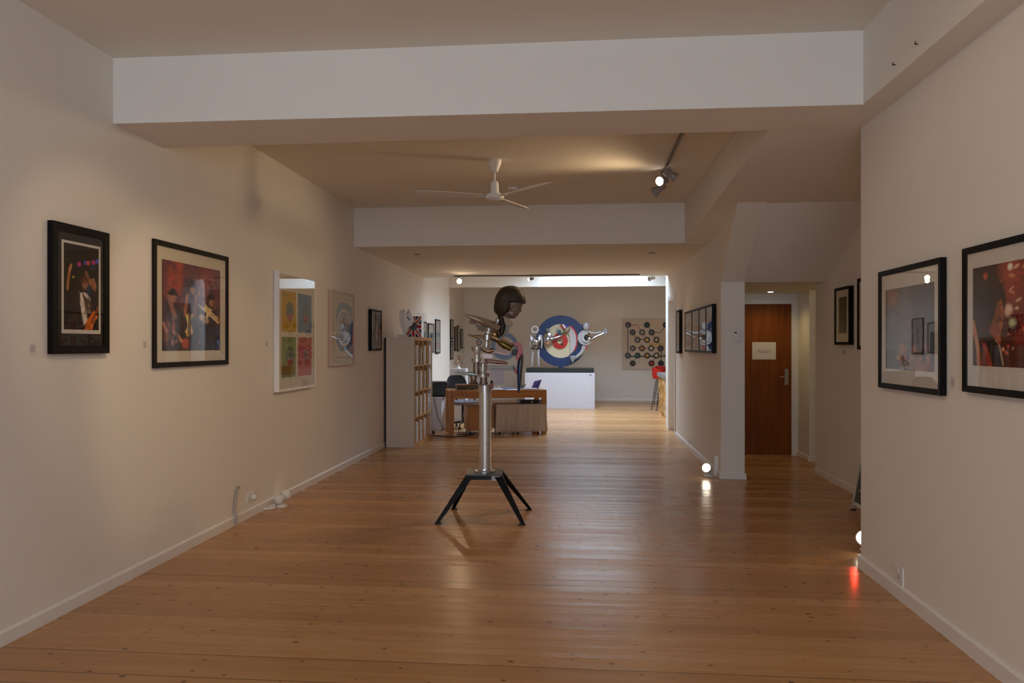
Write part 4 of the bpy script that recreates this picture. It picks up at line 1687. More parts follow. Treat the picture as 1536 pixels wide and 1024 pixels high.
for x in (.04, .36):
    for y in (.05, .45):
        castor(t, x, y)
tz = dw(.77, -.03)
t = thing('trolley', 'low brown trolley on castors under the right part of the desk, draped in cloth', 'trolley', tuple(tz), DROT)
TWd = DL - .77 - .05
MB().box(0, TWd, .02, .5, .07, .10).build('bottom_board', OAK, t)
MB().box(0, TWd, .02, .5, .46, .485).build('top_board', OAK, t)
MB().box(0, .02, .02, .5, .10, .46).build('side_board', OAKV, t)
MB().box(TWd - .02, TWd, .02, .5, .10, .46).build('side_board', OAKV, t)
for x in (.05, TWd * .45, TWd - .09):
    for y in (.06, .44):
        castor(t, x, y, .03)
# cloth over the trolley front with soft folds
nx, nz = 70, 14
vs, fs = [], []
for j in range(nz + 2):
    for i in range(nx + 1):
        u = i / nx
        fold = .010 * math.sin(u * 31) + .006 * math.sin(u * 57 + 1) + .004 * math.sin(u * 13)
        x = -.01 + u * (TWd + .04)
        if j <= nz:
            q = j / nz
            x += (1 - q) * (-.02 + .045 * (u > .9) * (u - .9) * 10)
            y = -.006 - (fold + .014) * (1 - q * .6)
            z = .045 + q * .445
        else:
            y, z = .30, .492
        vs.append((x, y, z))
for j in range(nz + 1):
    for i in range(nx):
        a = j * (nx + 1) + i
        fs.append((a, a + 1, a + nx + 2, a + nx + 1))
CLOTH = mat('beige_cloth', '#c8b8a8', rough=.9, noise=.04, nscale=30)
m = MB()
m.add(vs, fs, smooth=True)
cl = m.build('cloth', CLOTH, None, angle=180)
so = cl.modifiers.new('solid', 'SOLIDIFY')
so.thickness = .003
cl.location = tuple(tz)
cl.rotation_euler = (0, 0, DROT)
tag(cl, 'beige cloth hanging in soft folds over the front of the trolley', 'cloth')
t = thing('media_player', 'flat black media player with two light knobs on the cloth-draped trolley', 'media player', tuple(dw(1.18, .10, .494)), DROT)
MB().box(0, .42, 0, .25, 0, .05).build('case', BLKP, t, bevel=.003)
for x in (.20, .33):
    MB().lathe([(.014, 0), (.012, .01)], (x, 0, .026), (x, -1, .026), n=16).build('knob', WHITEP, t)

# things on the desk
t = thing('monitor', 'pale translucent computer monitor standing on the desk behind the figure', 'monitor', tuple(dw(.86, .45, DZ)), DROT - .15)
MON = mat('pale_screen_back', '#c4b8bc', rough=.25)
MB().box(-.115, .115, -.02, .02, .07, .31).build('screen', MON, t, bevel=.008)
MB().rod((0, .02, .02), (0, .02, .12), .018).build('stand', WHITEP, t)
MB().lathe([(.09, 0), (.09, .008), (.03, .02)], (0, .02, 0), (0, .02, 1), n=28).build('foot', WHITEP, t)


def flat(name, label, cat, x, y, w, d, h, color, rot=0, z=DZ, m=None):
    o = MB().box(-w / 2, w / 2, -d / 2, d / 2, 0, h).build(name, m or mat(name + color, color, rough=.6))
    o.location = tuple(dw(x, y, z))
    o.rotation_euler = (0, 0, DROT + rot)
    return tag(o, label, cat)


flat('paper_stack', 'white paper stack on the desk just right of the steel column', 'papers', .80, .15, .21, .29, .012, '#d8d6da', .1)
flat('paper_sheet', 'loose white sheet at the front edge of the desk', 'papers', 1.05, .14, .21, .28, .003, '#e0dee4', -.4)
flat('magazine', 'blue-covered magazine lying on the loose white sheets', 'magazine', 1.00, .33, .22, .29, .012, '#39508c', .25, DZ)
flat('magazine', 'thin dark blue magazine on the desk behind the wing tip', 'magazine', 1.26, .28, .21, .28, .010, '#2e4270', -.2, DZ)
flat('paper_stack', 'pale lilac paper stack near the right end of the desk', 'papers', 1.36, .13, .24, .2, .016, '#b8b4cc', .15, DZ)
# glass bowl
b = dw(1.30, .58, DZ)
o = MB().lathe([(.03, 0), (.06, .02), (.085, .06), (.082, .06), (.057, .024), (.028, .006)], (0, 0, 0), (0, 0, 1), n=28).build('bowl', mat('pale_teal_ceramic', '#8fa8b0', rough=.3))
o.location = b
tag(o, 'small pale teal bowl on the back of the desk near the right end', 'bowl')
# purple leaflet holder, tilted
t = thing('leaflet_holder', 'tilted purple leaflet on a stand at the right end of the desk', 'leaflet', tuple(dw(1.50, .30, DZ)), DROT)
m = MB()
m.hexa([(-.09, -.02, .005), (.03, -.02, .005), (.03, -.01, .005), (-.09, -.01, .005), (-.02, .08, .12), (.11, .08, .15), (.11, .09, .15), (-.02, .09, .12)])
m.build('leaflet', mat('purple_print', '#4a3388', rough=.4, noise=.5, nscale=14), t)
MB().box(-.08, .05, -.03, .06, 0, .008).build('stand', CLEAR, t)
MB().hexa([(-.02, .075, .005), (.02, .075, .005), (.02, .085, .005), (-.02, .085, .005), (.0, .088, .11), (.03, .088, .11), (.03, .092, .11), (.0, .092, .11)]).build('prop', CLEAR, t)
# books / box on the left end
t = thing('document_box', 'flat brown and green box lying at the left end of the desk', 'box', tuple(dw(.32, .30, DZ)), DROT)
MB().box(-.17, .17, -.13, .13, 0, .055).build('tray', mat('olive_card', '#4a4a34', rough=.6), t, bevel=.002)
MB().box(-.18, .20, -.14, .14, .055, .085).build('lid', mat('brown_card', '#7a5a40', rough=.6), t, bevel=.002)
o = MB().tube([tuple(dw(.45, .03, DZ + .01)), tuple(dw(.40, .0, DZ + .05)), tuple(dw(.30, -.012, DZ + .04)), tuple(dw(.25, -.016, DZ - .03)), tuple(dw(.24, -.015, DZ - .12)), tuple(dw(.25, .0, DZ - .25)), tuple(dw(.22, .05, .3)), tuple(dw(.15, .1, .02))], .005, 6).build('cable', GREYP)
tag(o, 'thin grey cable looping over the front edge of the desk', 'cable')
# hand shaped white thing beside it
t = MB().hexa([(-.04, -.02, 0), (.04, -.02, 0), (.03, .03, 0), (-.04, .03, 0), (-.005, -.01, .055), (.012, -.01, .055), (.01, .01, .055), (-.005, .01, .055)]).build('paperweight', mat('pale_pink', '#c8a894', rough=.5), bevel=.004)
t.location = tuple(dw(.55, .1, DZ))
tag(t, 'small pale pink pointed paperweight on the desk left of the column', 'paperweight')

# office chair
pc = W(694, 0, 13.35)
t = thing('office_chair', 'dark office chair with grey seat on five castors behind the desk', 'chair', (pc.x, pc.y, 0), TH + .5)
for k in range(5):
    a = k * 2 * PI / 5 + .3
    m = MB().tube([(0, 0, .11), (.14 * math.cos(a), .14 * math.sin(a), .10), (.27 * math.cos(a), .27 * math.sin(a), .075)], [.022, .018, .013], 8)
    m.build('base_arm', BLKP, t)
    castor(t, .27 * math.cos(a), .27 * math.sin(a), .027)
MB().rod((0, 0, .10), (0, 0, .42), .022).build('gas_lift', BLKP, t)
m = MB().box(-.22, .22, -.22, .22, .42, .48)
m.build('seat', mat('grey_fabric', '#83828c', rough=.9), t, bevel=.02)
vs, fs = [], []
n = 12
m = MB()
for k in range(n + 1):
    q = k / n
    z = .56 + q * .36
    wd = .19 * math.sqrt(max(.05, 1 - (abs(q - .45) / .62) ** 2.6))
    yb_ = .24 + .05 * q * q
    for (x, y) in ((-wd, yb_ - .02), (0, yb_ + .012), (wd, yb_ - .02), (wd, yb_ + .02), (0, yb_ + .05), (-wd, yb_ + .02)):
        vs.append((x, y, z))
for k in range(n):
    for i in range(6):
        j = (i + 1) % 6
        fs.append((k * 6 + i, k * 6 + j, (k + 1) * 6 + j, (k + 1) * 6 + i))
fs.append(tuple(range(6))[::-1])
fs.append(tuple(n * 6 + i for i in range(6)))
m.add(vs, fs, smooth=True)
m.build('backrest', mat('charcoal_mesh', '#23252c', rough=.6), t, angle=60)
MB().tube([(0, .1, .41), (0, .24, .43), (0, .29, .55), (0, .28, .70)], .018, 8).build('back_support', BLKP, t)
for s in (-1, 1):
    MB().tube([(s * .2, .08, .44), (s * .27, .08, .47), (s * .27, .06, .64), (s * .27, -.14, .65)], .014, 8).build('armrest', BLKP, t)

# ------------------------------------------------------------------ the mechanical figure
ZS = 6.45
s0 = W(727, 0, ZS)
st = thing('metal_figure', 'life-size mechanical figure with a bronze head on a steel column and black four-legged stand', 'sculpture', (s0.x, s0.y, 0), TH)
SS = ZS / FPX


def q2(px, py):
    return ((px - 727) * SS, H - (py - HY) * SS)


def q3(px, py, y=0.0):
    a, b = q2(px, py)
    return (a, y, b)


# stand: plate and four legs
zt = q2(0, 707)[1]
plw = (755 - 701) * SS / 2
MB().box(-plw - .0, plw + .0, -.15, .15, zt - .012, zt).build('stand_plate', mat('stand_black_top', '#26201c', rough=.3, metal=.3), st)
SB = mat('stand_black', '#0a0908', rough=.45, spec=.2)
pk = MB()
for (x0, y0_, x1, y1_) in ((-plw, -.15, plw, -.138), (-plw, .138, plw, .15), (-plw, -.138, -plw + .012, .138), (plw - .012, -.138, plw, .138)):
    pk.box(x0, x1, y0_, y1_, zt - .045, zt - .012)
pk.build('stand_apron', SB, st)
feet = [((652, 786), (-plw, -.15)), ((788, 788), (plw, -.15)), ((677.5, 762.5), (-plw, .15)), ((797.5, 763.5), (plw, .15))]
inv = Matrix.Rotation(-TH, 4, 'Z')
for (px, py), (tx, ty) in feet:
    g = F(px, py)
    l = inv @ (g - Vector((s0.x, s0.y, 0)))
    fx, fy = l.x, l.y
    sx = 1 if tx > 0 else -1
    sy = 1 if ty > 0 else -1
    # tapered angle-iron leg: wide at the plate, narrow at the foot
    a = .070
    m = MB()
    for (dx, dy, wx, wy) in ((0, 0, a, .008), (0, 0, .008, a)):
        m.hexa([(fx, fy, .004), (fx - sx * max(wx * .45, .008), fy, .004), (fx - sx * max(wx * .45, .008), fy - sy * max(wy * .45, .008), .004), (fx, fy - sy * max(wy * .45, .008), .004),
                (tx, ty, zt - .012), (tx - sx * wx, ty, zt - .012), (tx - sx * wx, ty - sy * wy, zt - .012), (tx, ty - sy * wy, zt - .012)])
    lg = m.build('leg', SB, st)
    MB().box(min(fx, fx - sx * .055), max(fx, fx - sx * .055), min(fy, fy - sy * .05), max(fy, fy - sy * .05), 0, .006).build('foot_pad', SB, lg)
MB().box(q2(738, 0)[0], q2(750.5, 0)[0], -.153, -.15, q2(0, 716)[1], q2(0, 709.3)[1]).build('name_plate', mat('plate_silver', '#9a948c', rough=.4, metal=.4), st)

# column
cz0, cz1 = zt, q2(0, 583)[1]
MB().lathe([(.088, 0), (.088, .012), (.060, .016), (.058, .03)], (0, 0, cz0), (0, 0, 2), n=36).build('flange', STEEL, st)
MB().lathe([(.0515, 0), (.0515, cz1 - cz0 - .03)], (.004, 0, cz0 + .016), (.004, 0, 3), n=40).build('column', ALU, st)
MB().lathe([(.056, 0), (.056, .045), (.058, .047), (.058, .062), (.050, .066)], (.002, 0, cz1 - .03), (.002, 0, 3), n=32).build('collar', STEEL, st)
MB().box(q2(735, 0)[0], q2(740, 0)[0], -.03, .03, q2(0, 583)[1], q2(0, 574)[1]).build('clamp_block', mat('rust_red', '#7a3a28', rough=.5), st, bevel=.003)
MB().lathe([(.010, 0), (.012, .012), (.008, .02)], q3(737.5, 574), (q3(737.5, 0)[0], 0, 9), n=14).build('clamp_knob', BLKP, st)


def spool(name, px, py0, py1, rs, m=None, y=0.0, tilt=0.0, n=28):
    """a turned spool between two heights; rs: list of (fraction up, radius in px)"""
    x0, z0 = q2(px, py0)
    x1, z1 = q2(px + tilt, py1)
    Lz = math.hypot(z1 - z0, x1 - x0)
    prof = [(r * SS, f * Lz) for f, r in rs]
    return MB().lathe(prof, (x0, y, z0), (x1, y, z1), n=n).build(name, m or ALU, st)


spool('spine_joint', 725.5, 576, 565, [(0, 6.2), (.3, 6.4), (.32, 5.2), (1, 5.4)], mat('warm_grey_metal', '#8a7c70', rough=.4, metal=.8))
spool('spine_joint', 724.5, 565.5, 548, [(0, 6.4), (.28, 6.6), (.32, 5.0), (.45, 4.6), (.5, 5.8), (.9, 6.4), (.95, 5), (1, 5)], ALU)
spool('spine_joint', 724.5, 549, 544, [(0, 4.4), (.8, 4.0), (1, 3)], STEEL)
# side brackets of brass
for (x0, x1, ya_, yb_) in ((716.5, 731.5, 552.5, 548), (717, 729, 563.5, 559.5), (707.5, 712, 542, 537), (707.5, 712, 526, 520.5)):
    MB().box(q2(x0, 0)[0], q2(x1, 0)[0], -.022, .022, q2(0, ya_)[1], q2(0, yb_)[1]).build('brass_bracket', mat('brown_bracket', '#7a6048', rough=.5, metal=.3), st, bevel=.003)
# second column, offset left
spool('spine_joint', 714.5, 561, 543, [(0, 5.0), (1, 5.0)], mat('warm_grey_metal', '#8a7c70'))
spool('spine_joint', 715.5, 543.5, 519, [(0, 5.0), (.03, 6.2), (.26, 6.4), (.28, 4.6), (.42, 4.4), (.6, 5.2), (.68, 6.0), (.95, 6.2), (1, 4.5)], ALU)
# shoulder stack, leaning
spool('spine_joint', 729.5, 523, 510, [(0, 7.2), (.12, 6.8), (.2, 4.4), (.4, 4.2), (.42, 5.4), (.6, 5.4), (.62, 4.2), (.8, 4.2), (.82, 5.2), (1, 4.8)], ALU, tilt=.8)
spool('spine_joint', 730.5, 510.5, 501, [(0, 5.2), (.08, 6.2), (.9, 6.2), (1, 5)], STEEL, tilt=.8)
spool('spine_joint', 731.5, 501.5, 490, [(0, 4.2), (.1, 5.8), (.35, 6.0), (.4, 4.2), (.5, 4.2), (.55, 5.2), (.75, 5.4), (.8, 4.2), (1, 5.0)], ALU, tilt=3)
MB().tube([q3(723, 521), q3(726, 524), q3(732, 527), q3(741, 525)], .020, 12).build('shoulder_bar', BRASS, st)
# lower left nozzle and pale spike
spool('side_nozzle', 710.5, 576, 563, [(0, 9), (.10, 7), (.25, 5), (.5, 4), (.55, 4.8), (.75, 4.8), (.8, 5.6), (1, 5.8)], mat('warm_grey_metal', '#8a7c70'), n=24)
PALE = mat('pale_blue_steel', '#9fb0b4', rough=.3, metal=.5)
MB().lathe([(.004, 0), (.011, .06), (.018, .135), (.018, .17)], q3(682.5, 558.2), q3(714, 561.5), n=20).build('pale_spike', PALE, st)
MB().lathe([(.005, 0), (.009, .04), (.014, .085), (.018, .088), (.018, .105)], q3(701.5, 502), q3(722, 506), n=18).build('brass_spike', BRASS, st)
MB().box(q2(720.5, 0)[0], q2(726, 0)[0], -.024, .024, q2(0, 508)[1], q2(0, 501.5)[1]).build('brass_bracket', MATS['brown_bracket'], st, bevel=.003)

# long polished shoulder blade
m = MB()
a = Vector(q3(696.5, 471.5))
b = Vector(q3(750, 492))
n = 14
prof = []
dirv = (b - a).normalized()
up = Vector((-dirv.z, 0, dirv.x))
vs, fs = [], []
for i in range(n + 1):
    q = i / n
    c = a + (b - a) * q
    th = (.012 + .046 * math.sin(PI * min(q * .62 + .03, 1))) * .62
    wd = .012 + .055 * q
    for k in range(12):
        an = 2 * PI * k / 12
        vs.append(tuple(c + Vector((0, 1, 0)) * wd * math.cos(an) + up * th * math.sin(an)))
fs.append(tuple(range(12))[::-1])
fs.append(tuple(n * 12 + k for k in range(12)))
for i in range(n):
    for k in range(12):
        k2 = (k + 1) % 12
        fs.append((i * 12 + k, i * 12 + k2, (i + 1) * 12 + k2, (i + 1) * 12 + k))
m.add(vs, fs, smooth=True)
m.build('shoulder_blade', mat('tarnished_chrome', '#b0a8a0', rough=.26, metal=.75, noise=.25, nscale=12), st)
# flat hook shape under it
hk = [(703.5, 482), (704, 479.5), (707, 478.2), (711, 479), (713.5, 482.5), (714, 484.5), (717, 487), (720, 488.2), (724, 487), (729, 488), (728, 496), (723, 497.3), (718, 495), (717.5, 497.5), (716, 493), (713.5, 487), (711, 485.6), (707, 486), (704.5, 485)]
m = MB().prism([q2(*p) for p in hk], .035, .05)
m.build('hook_plate', mat('matt_taupe', '#7a6a5c', rough=.6, metal=.2), st, bevel=.003)
# neck parts
MB().lathe([(.022, 0), (.026, .01), (.026, .035), (.02, .04)], q3(745.5, 484.5), q3(749, 477), n=18).build('neck_bolt', STEEL, st)
MB().tube([q3(752, 470, 0), q3(753, 478, -.01), q3(754.5, 485, -.02), q3(754, 492, -.03), q3(752.5, 499, -.04), q3(750.5, 505, -.045)], [.036, .034, .034, .030, .022, .008], 14).build('neck', mat('dark_hair_bronze', '#2a211b', rough=.5, metal=.4, noise=.3, nscale=30), st)
TAUPE = mat('worn_brass_sheet', '#6f5c46', rough=.45, metal=.7, noise=.3, nscale=10)
m = MB()
m.prism([q2(*p) for p in ((756, 474.5), (762, 477.5), (770.3, 484.2), (767.5, 489.5), (764.2, 490.3), (758, 487), (756, 480))], -.055, .02)
m.build('collar_plate', TAUPE, st, bevel=.002)
m = MB()
m.prism([q2(*p) for p in ((757, 486), (763.8, 490), (763, 496.5), (757, 504), (749.5, 511.5), (748, 508.5), (752.5, 500), (756, 492))], -.045, .015)
m.build('chest_plate', mat('dull_gunmetal', '#5a5148', rough=.45, metal=.8, noise=.2, nscale=10), st, bevel=.002)
MB().ball(q3(750.5, 495), (.030, .03, .026)).build('brass_fitting', mat('olive_brass', '#6e6233', rough=.35, metal=.9), st)
MB().ball(q3(742, 501.5), (.040, .035, .030), rot=Euler((0, .5, 0))).build('brass_bulb', mat('pale_brass', '#b0906a', rough=.2, metal=1.0), st)
# upper arm: two tapering brass links towards the red guard
MB().lathe([(.020, 0), (.030, .04), (.032, .10), (.020, .14), (.014, .20), (.010, .235)], q3(733, 503), q3(767, 516.5), n=18).build('upper_arm', BRASS, st)
MB().lathe([(.012, 0), (.013, .03)], q3(764.5, 515.6), q3(770, 517.5), n=14).build('arm_tip', BLKP, st)
MB().lathe([(.012, 0), (.028, .03), (.030, .07), (.022, .14)], q3(746, 511), q3(770, 525), n=16).build('upper_arm', mat('olive_brass', '#6e6233'), st)
# red curved guard
arc = [(771, 514), (775, 514.2), (779, 516.5), (781.5, 521), (781.3, 527), (779.5, 532), (776.5, 536.5)]
m = MB()
m.prism([q2(*p) for p in ((769.5, 517), (771, 512.8), (776, 512.2), (781, 515.5), (783.3, 521), (784, 529), (780.5, 534), (777.5, 540), (775, 540.8), (773.3, 536), (775.5, 529), (776.8, 524), (775.8, 520), (773.5, 518.5))], -.030, .030)
m.build('red_guard', RED, st, bevel=.003)
MB().lathe([(.013, -.026), (.028, -.022), (.030, 0), (.028, .022), (.013, .026)], q3(772.3, 528, 0), (q3(772.3, 0)[0], -1, q2(0, 528)[1]), n=26).build('black_wheel', BLKP, st)
MB().lathe([(.012, -.03), (.012, .03)], q3(773.5, 522.5, 0), (q3(773.5, 0)[0], -1, q2(0, 522.5)[1]), n=20).build('wheel_boss', mat('dull_gunmetal', '#5a5148'), st)
m = MB()
m.prism([q2(*p) for p in ((770.5, 552), (774, 550.5), (775.5, 560), (773.5, 560.5), (771, 556.5))], -.022, .022)
m.build('red_clip', RED, st, bevel=.004)
# long blue forearm blade
wing = [(783.2, 530.2), (780, 532.2), (776.5, 540), (775.3, 551), (775.8, 566), (776, 578), (776.5, 587.5), (778.6, 589), (780, 585.5), (781.8, 574), (783.2, 560), (784.8, 545), (785.3, 533)]
m = MB()
nseg = 12
vs, fs = [], []
keys = [(530.2, 782.5, 783.5, .006), (533, 780, 785.3, .018), (540, 776.8, 785, .026), (551, 775.2, 784.2, .026), (560, 775.5, 783.2, .024), (570, 775.8, 782.2, .02), (579, 776.2, 781, .015), (586, 776.4, 779.8, .009), (589, 777.3, 778.8, .004)]
for py, xa, xb, th in keys:
    x0, z = q2(xa, py)
    x1, _ = q2(xb, py)
    cx_, rx_ = (x0 + x1) / 2, (x1 - x0) / 2
    for k in range(16):
        an = 2 * PI * k / 16
        vs.append((cx_ + rx_ * math.cos(an), th * math.sin(an), z))
for i in range(len(keys) - 1):
    for k in range(16):
        k2 = (k + 1) % 16
        fs.append((i * 16 + k, i * 16 + k2, (i + 1) * 16 + k2, (i + 1) * 16 + k))
fs.append(tuple(range(16))[::-1])
fs.append(tuple((len(keys) - 1) * 16 + k for k in range(16)))
m.add(vs, fs, smooth=True)


def wing_mat():
    m = bpy.data.materials.new('blue_to_grey_enamel')
    m.use_nodes = True
    nt = m.node_tree
    b = nt.nodes['Principled BSDF']
    b.inputs['Roughness'].default_value = .3
    b.inputs['Metallic'].default_value = .35
    tc = nt.nodes.new('ShaderNodeTexCoord')
    sp_ = nt.nodes.new('ShaderNodeSeparateXYZ')
    mr = nt.nodes.new('ShaderNodeMapRange')
    mr.inputs['From Min'].default_value = q2(779.5, 0)[0]
    mr.inputs['From Max'].default_value = q2(781.5, 0)[0]
    cr = nt.nodes.new('ShaderNodeMix')
    cr.data_type = 'RGBA'
    cr.inputs['A'].default_value = (*lin('#1d3352'), 1)
    cr.inputs['B'].default_value = (*lin('#5d5850'), 1)
    nt.links.new(tc.outputs['Object'], sp_.inputs[0])
    nt.links.new(sp_.outputs[0], mr.inputs['Value'])
    nt.links.new(mr.outputs[0], cr.inputs['Factor'])
    nt.links.new(cr.outputs['Result'], b.inputs['Base Color'])
    return m


m.build('blue_blade', wing_mat(), st)
# horizontal ribs
m = MB()
m.box(q2(733, 0)[0], q2(770.5, 0)[0], -.022, .022, q2(0, 555)[1], q2(0, 548.5)[1])
m.build('chrome_rib', mat('matt_silver', '#a09c98', rough=.55, metal=.6), st, bevel=.006)
MB().box(q2(735, 0)[0], q2(769, 0)[0], -.0225, -.0215, q2(0, 552.6)[1], q2(0, 551.2)[1]).build('rib_inlay', mat('rib_dark', '#56565e', rough=.4), st)
MB().box(q2(769.5, 0)[0], q2(771.8, 0)[0], -.026, .026, q2(0, 556)[1], q2(0, 548)[1]).build('rib_cap', BLKP, st)
MB().lathe([(.010, 0), (.017, .05), (.016, .11), (.014, .17), (.008, .19)], q3(728, 540.5), q3(761.5, 544.5), n=18).build('lower_rib', mat('rose_metal', '#93786c', rough=.35, metal=.6), st)
MB().lathe([(.0165, 0), (.0145, .04), (.009, .09), (.004, .094)], q3(745.3, 542.7), q3(761.5, 544.6), n=18).build('red_tip', mat('deep_red', '#7c1418', rough=.35), st)
MB().lathe([(.018, 0), (.014, .06), (.012, .15), (.006, .19)], q3(731, 525), q3(764, 532), n=18).build('pink_rib', mat('blush_acrylic', '#dcc0ba', rough=.25), st)
m = MB()
m.prism([q2(*p) for p in ((722, 530.5), (731, 529.5), (741, 532), (738, 538), (724, 537))], -.012, .03)
m.build('white_shell', mat('pale_shell', '#e0ccc6', rough=.3), st, bevel=.004)
for (x0, x1, ya_, yb_, mm) in ((729.5, 734, 565, 559.5, 'rust_red'), (727, 731.5, 546.5, 538.5, 'rust_red')):
    MB().box(q2(x0, 0)[0], q2(x1, 0)[0], -.02, .02, q2(0, ya_)[1], q2(0, yb_)[1]).build('red_clamp', MATS[mm], st, bevel=.003)

# head: sculpted face fused with voxel remesh, separate bob of hair
hx = lambda px, py, y=0.0: q3(px, py, y)
m = MB()
R = lambda a: Euler((0, math.radians(a), 0))


def fuse(mb, name, material, parent, vox=.004, smooth=8):
    o = mb.build(name, material, parent)
    r = o.modifiers.new('remesh', 'REMESH')
    r.mode = 'VOXEL'
    r.voxel_size = vox
    r.use_smooth_shade = True
    s_ = o.modifiers.new('smooth', 'SMOOTH')
    s_.iterations = smooth
    s_.factor = .5
    return o


f = SS
m.ball(hx(763, 452), (22 * f, .076, 20 * f))                       # skull
m.ball(hx(769.5, 460.5), (13.2 * f, .060, 14.5 * f), rot=R(15))     # face mass
m.ball(hx(768, 470), (8.4 * f, .050, 8.0 * f), rot=R(25))         # jaw
m.ball(hx(769.6, 474.3), (4.2 * f, .026, 3.4 * f), rot=R(25))       # chin
m.ball(hx(762, 468), (9 * f, .052, 7 * f), rot=R(20))
# nose
m.hexa([hx(779.0, 468.2, -.013), hx(782.0, 466.7, -.009), hx(782.0, 466.7, .009), hx(779.0, 468.2, .013),
        hx(780.5, 457.5, -.006), hx(782.2, 457.0, -.004), hx(782.2, 457.0, .004), hx(780.5, 457.5, .006)])
m.ball(hx(780.8, 466.2), (2.1 * f, .012, 1.7 * f))
m.ball(hx(776.8, 470.6), (2.0 * f, .020, 1.2 * f), rot=R(25))       # lips
m.ball(hx(775.3, 472.6), (2.1 * f, .018, 1.2 * f), rot=R(25))
for s_ in (-1, 1):
    m.ball(hx(779.0, 457.0, s_ * .028), (3.4 * f, .020, 1.6 * f), rot=R(-10))   # brow
    m.ball(hx(774.5, 464.5, s_ * .034), (4.0 * f, .018, 4.0 * f))             # cheek
    m.ball(hx(776.6, 460.0, s_ * .028), (1.9 * f, .011, 1.5 * f))             # eye
    m.ball(hx(762.5, 461.5, s_ * .066), (3.0 * f, .010, 4.6 * f), rot=R(15))    # ear
m.rod(hx(758, 468), hx(753, 482), .044, .040)
m.rod(hx(776, 456), hx(768, 466), .04, .03)
fuse(m, 'head', mat('face_bronze', '#7a6a5e', rough=.4, metal=.3, noise=.15, nscale=14), st, .0045, 5)
for s_ in (-1, 1):
    MB().ball(hx(777.6, 460.2, s_ * .031), (2.2 * f, .010, 1.6 * f)).build('eye', BLKP, st)

# hair: cap with the bob's profile, open over the face, strand relief
hair_out = [(766, 428.2), (772, 428.8), (778, 431.5), (783, 436), (786.5, 442), (788.6, 450), (788.3, 455.5), (785.5, 455), (778, 454.8), (771, 455.4), (767.3, 457), (766.5, 461), (766, 466), (763, 469.5), (758.5, 472.5), (756, 476), (752, 477.2), (748.5, 476.2), (746, 472.5), (743.5, 470.5), (740.9, 466), (740.6, 459), (742, 450), (744.2, 442.5), (748, 436), (753, 431.5), (759, 429)]
m = MB()
cxh, czh = q2(763.5, 451)
N_ = 120
pts = []
npt = len(hair_out)
for i in range(N_):
    q = i / N_ * npt
    k = int(q)
    fr_ = q - k
    P0, P1, P2, P3 = [hair_out[(k + d) % npt] for d in (-1, 0, 1, 2)]
    cr_ = []
    for c_ in (0, 1):
        cr_.append(.5 * ((2 * P1[c_]) + (-P0[c_] + P2[c_]) * fr_ + (2 * P0[c_] - 5 * P1[c_] + 4 * P2[c_] - P3[c_]) * fr_ ** 2 + (-P0[c_] + 3 * P1[c_] - 3 * P2[c_] + P3[c_]) * fr_ ** 3))
    pts.append(q2(*cr_))
# side shells: layers from the mid plane outwards, shrinking like an ellipsoid
NL = 14
vs, fs = [], []
HWd = .098
for j in range(-NL, NL + 1):
    v = j / NL
    k = math.sqrt(max(0, 1 - abs(v) ** 2.4))
    k = max(k, .02)
    for (x, z) in pts:
        dx, dz = x - cxh, z - czh
        low = max(0, -dz) / .14
        kk = k + (1 - k) * .0
        # the fringe wraps: the lower front only shrinks sideways a little
        vs.append((cxh + dx * kk, HWd * v * (1.0 - .10 * low), czh + dz * (kk + (1 - kk) * .25 * min(1, low))))
n_ = len(pts)
for j in range(2 * NL):
    for i in range(n_):
        i2 = (i + 1) % n_
        fs.append((j * n_ + i, j * n_ + i2, (j + 1) * n_ + i2, (j + 1) * n_ + i))
fs.append(tuple(range(n_))[::-1])
fs.append(tuple(2 * NL * n_ + i for i in range(n_)))
m.add(vs, fs, smooth=True)


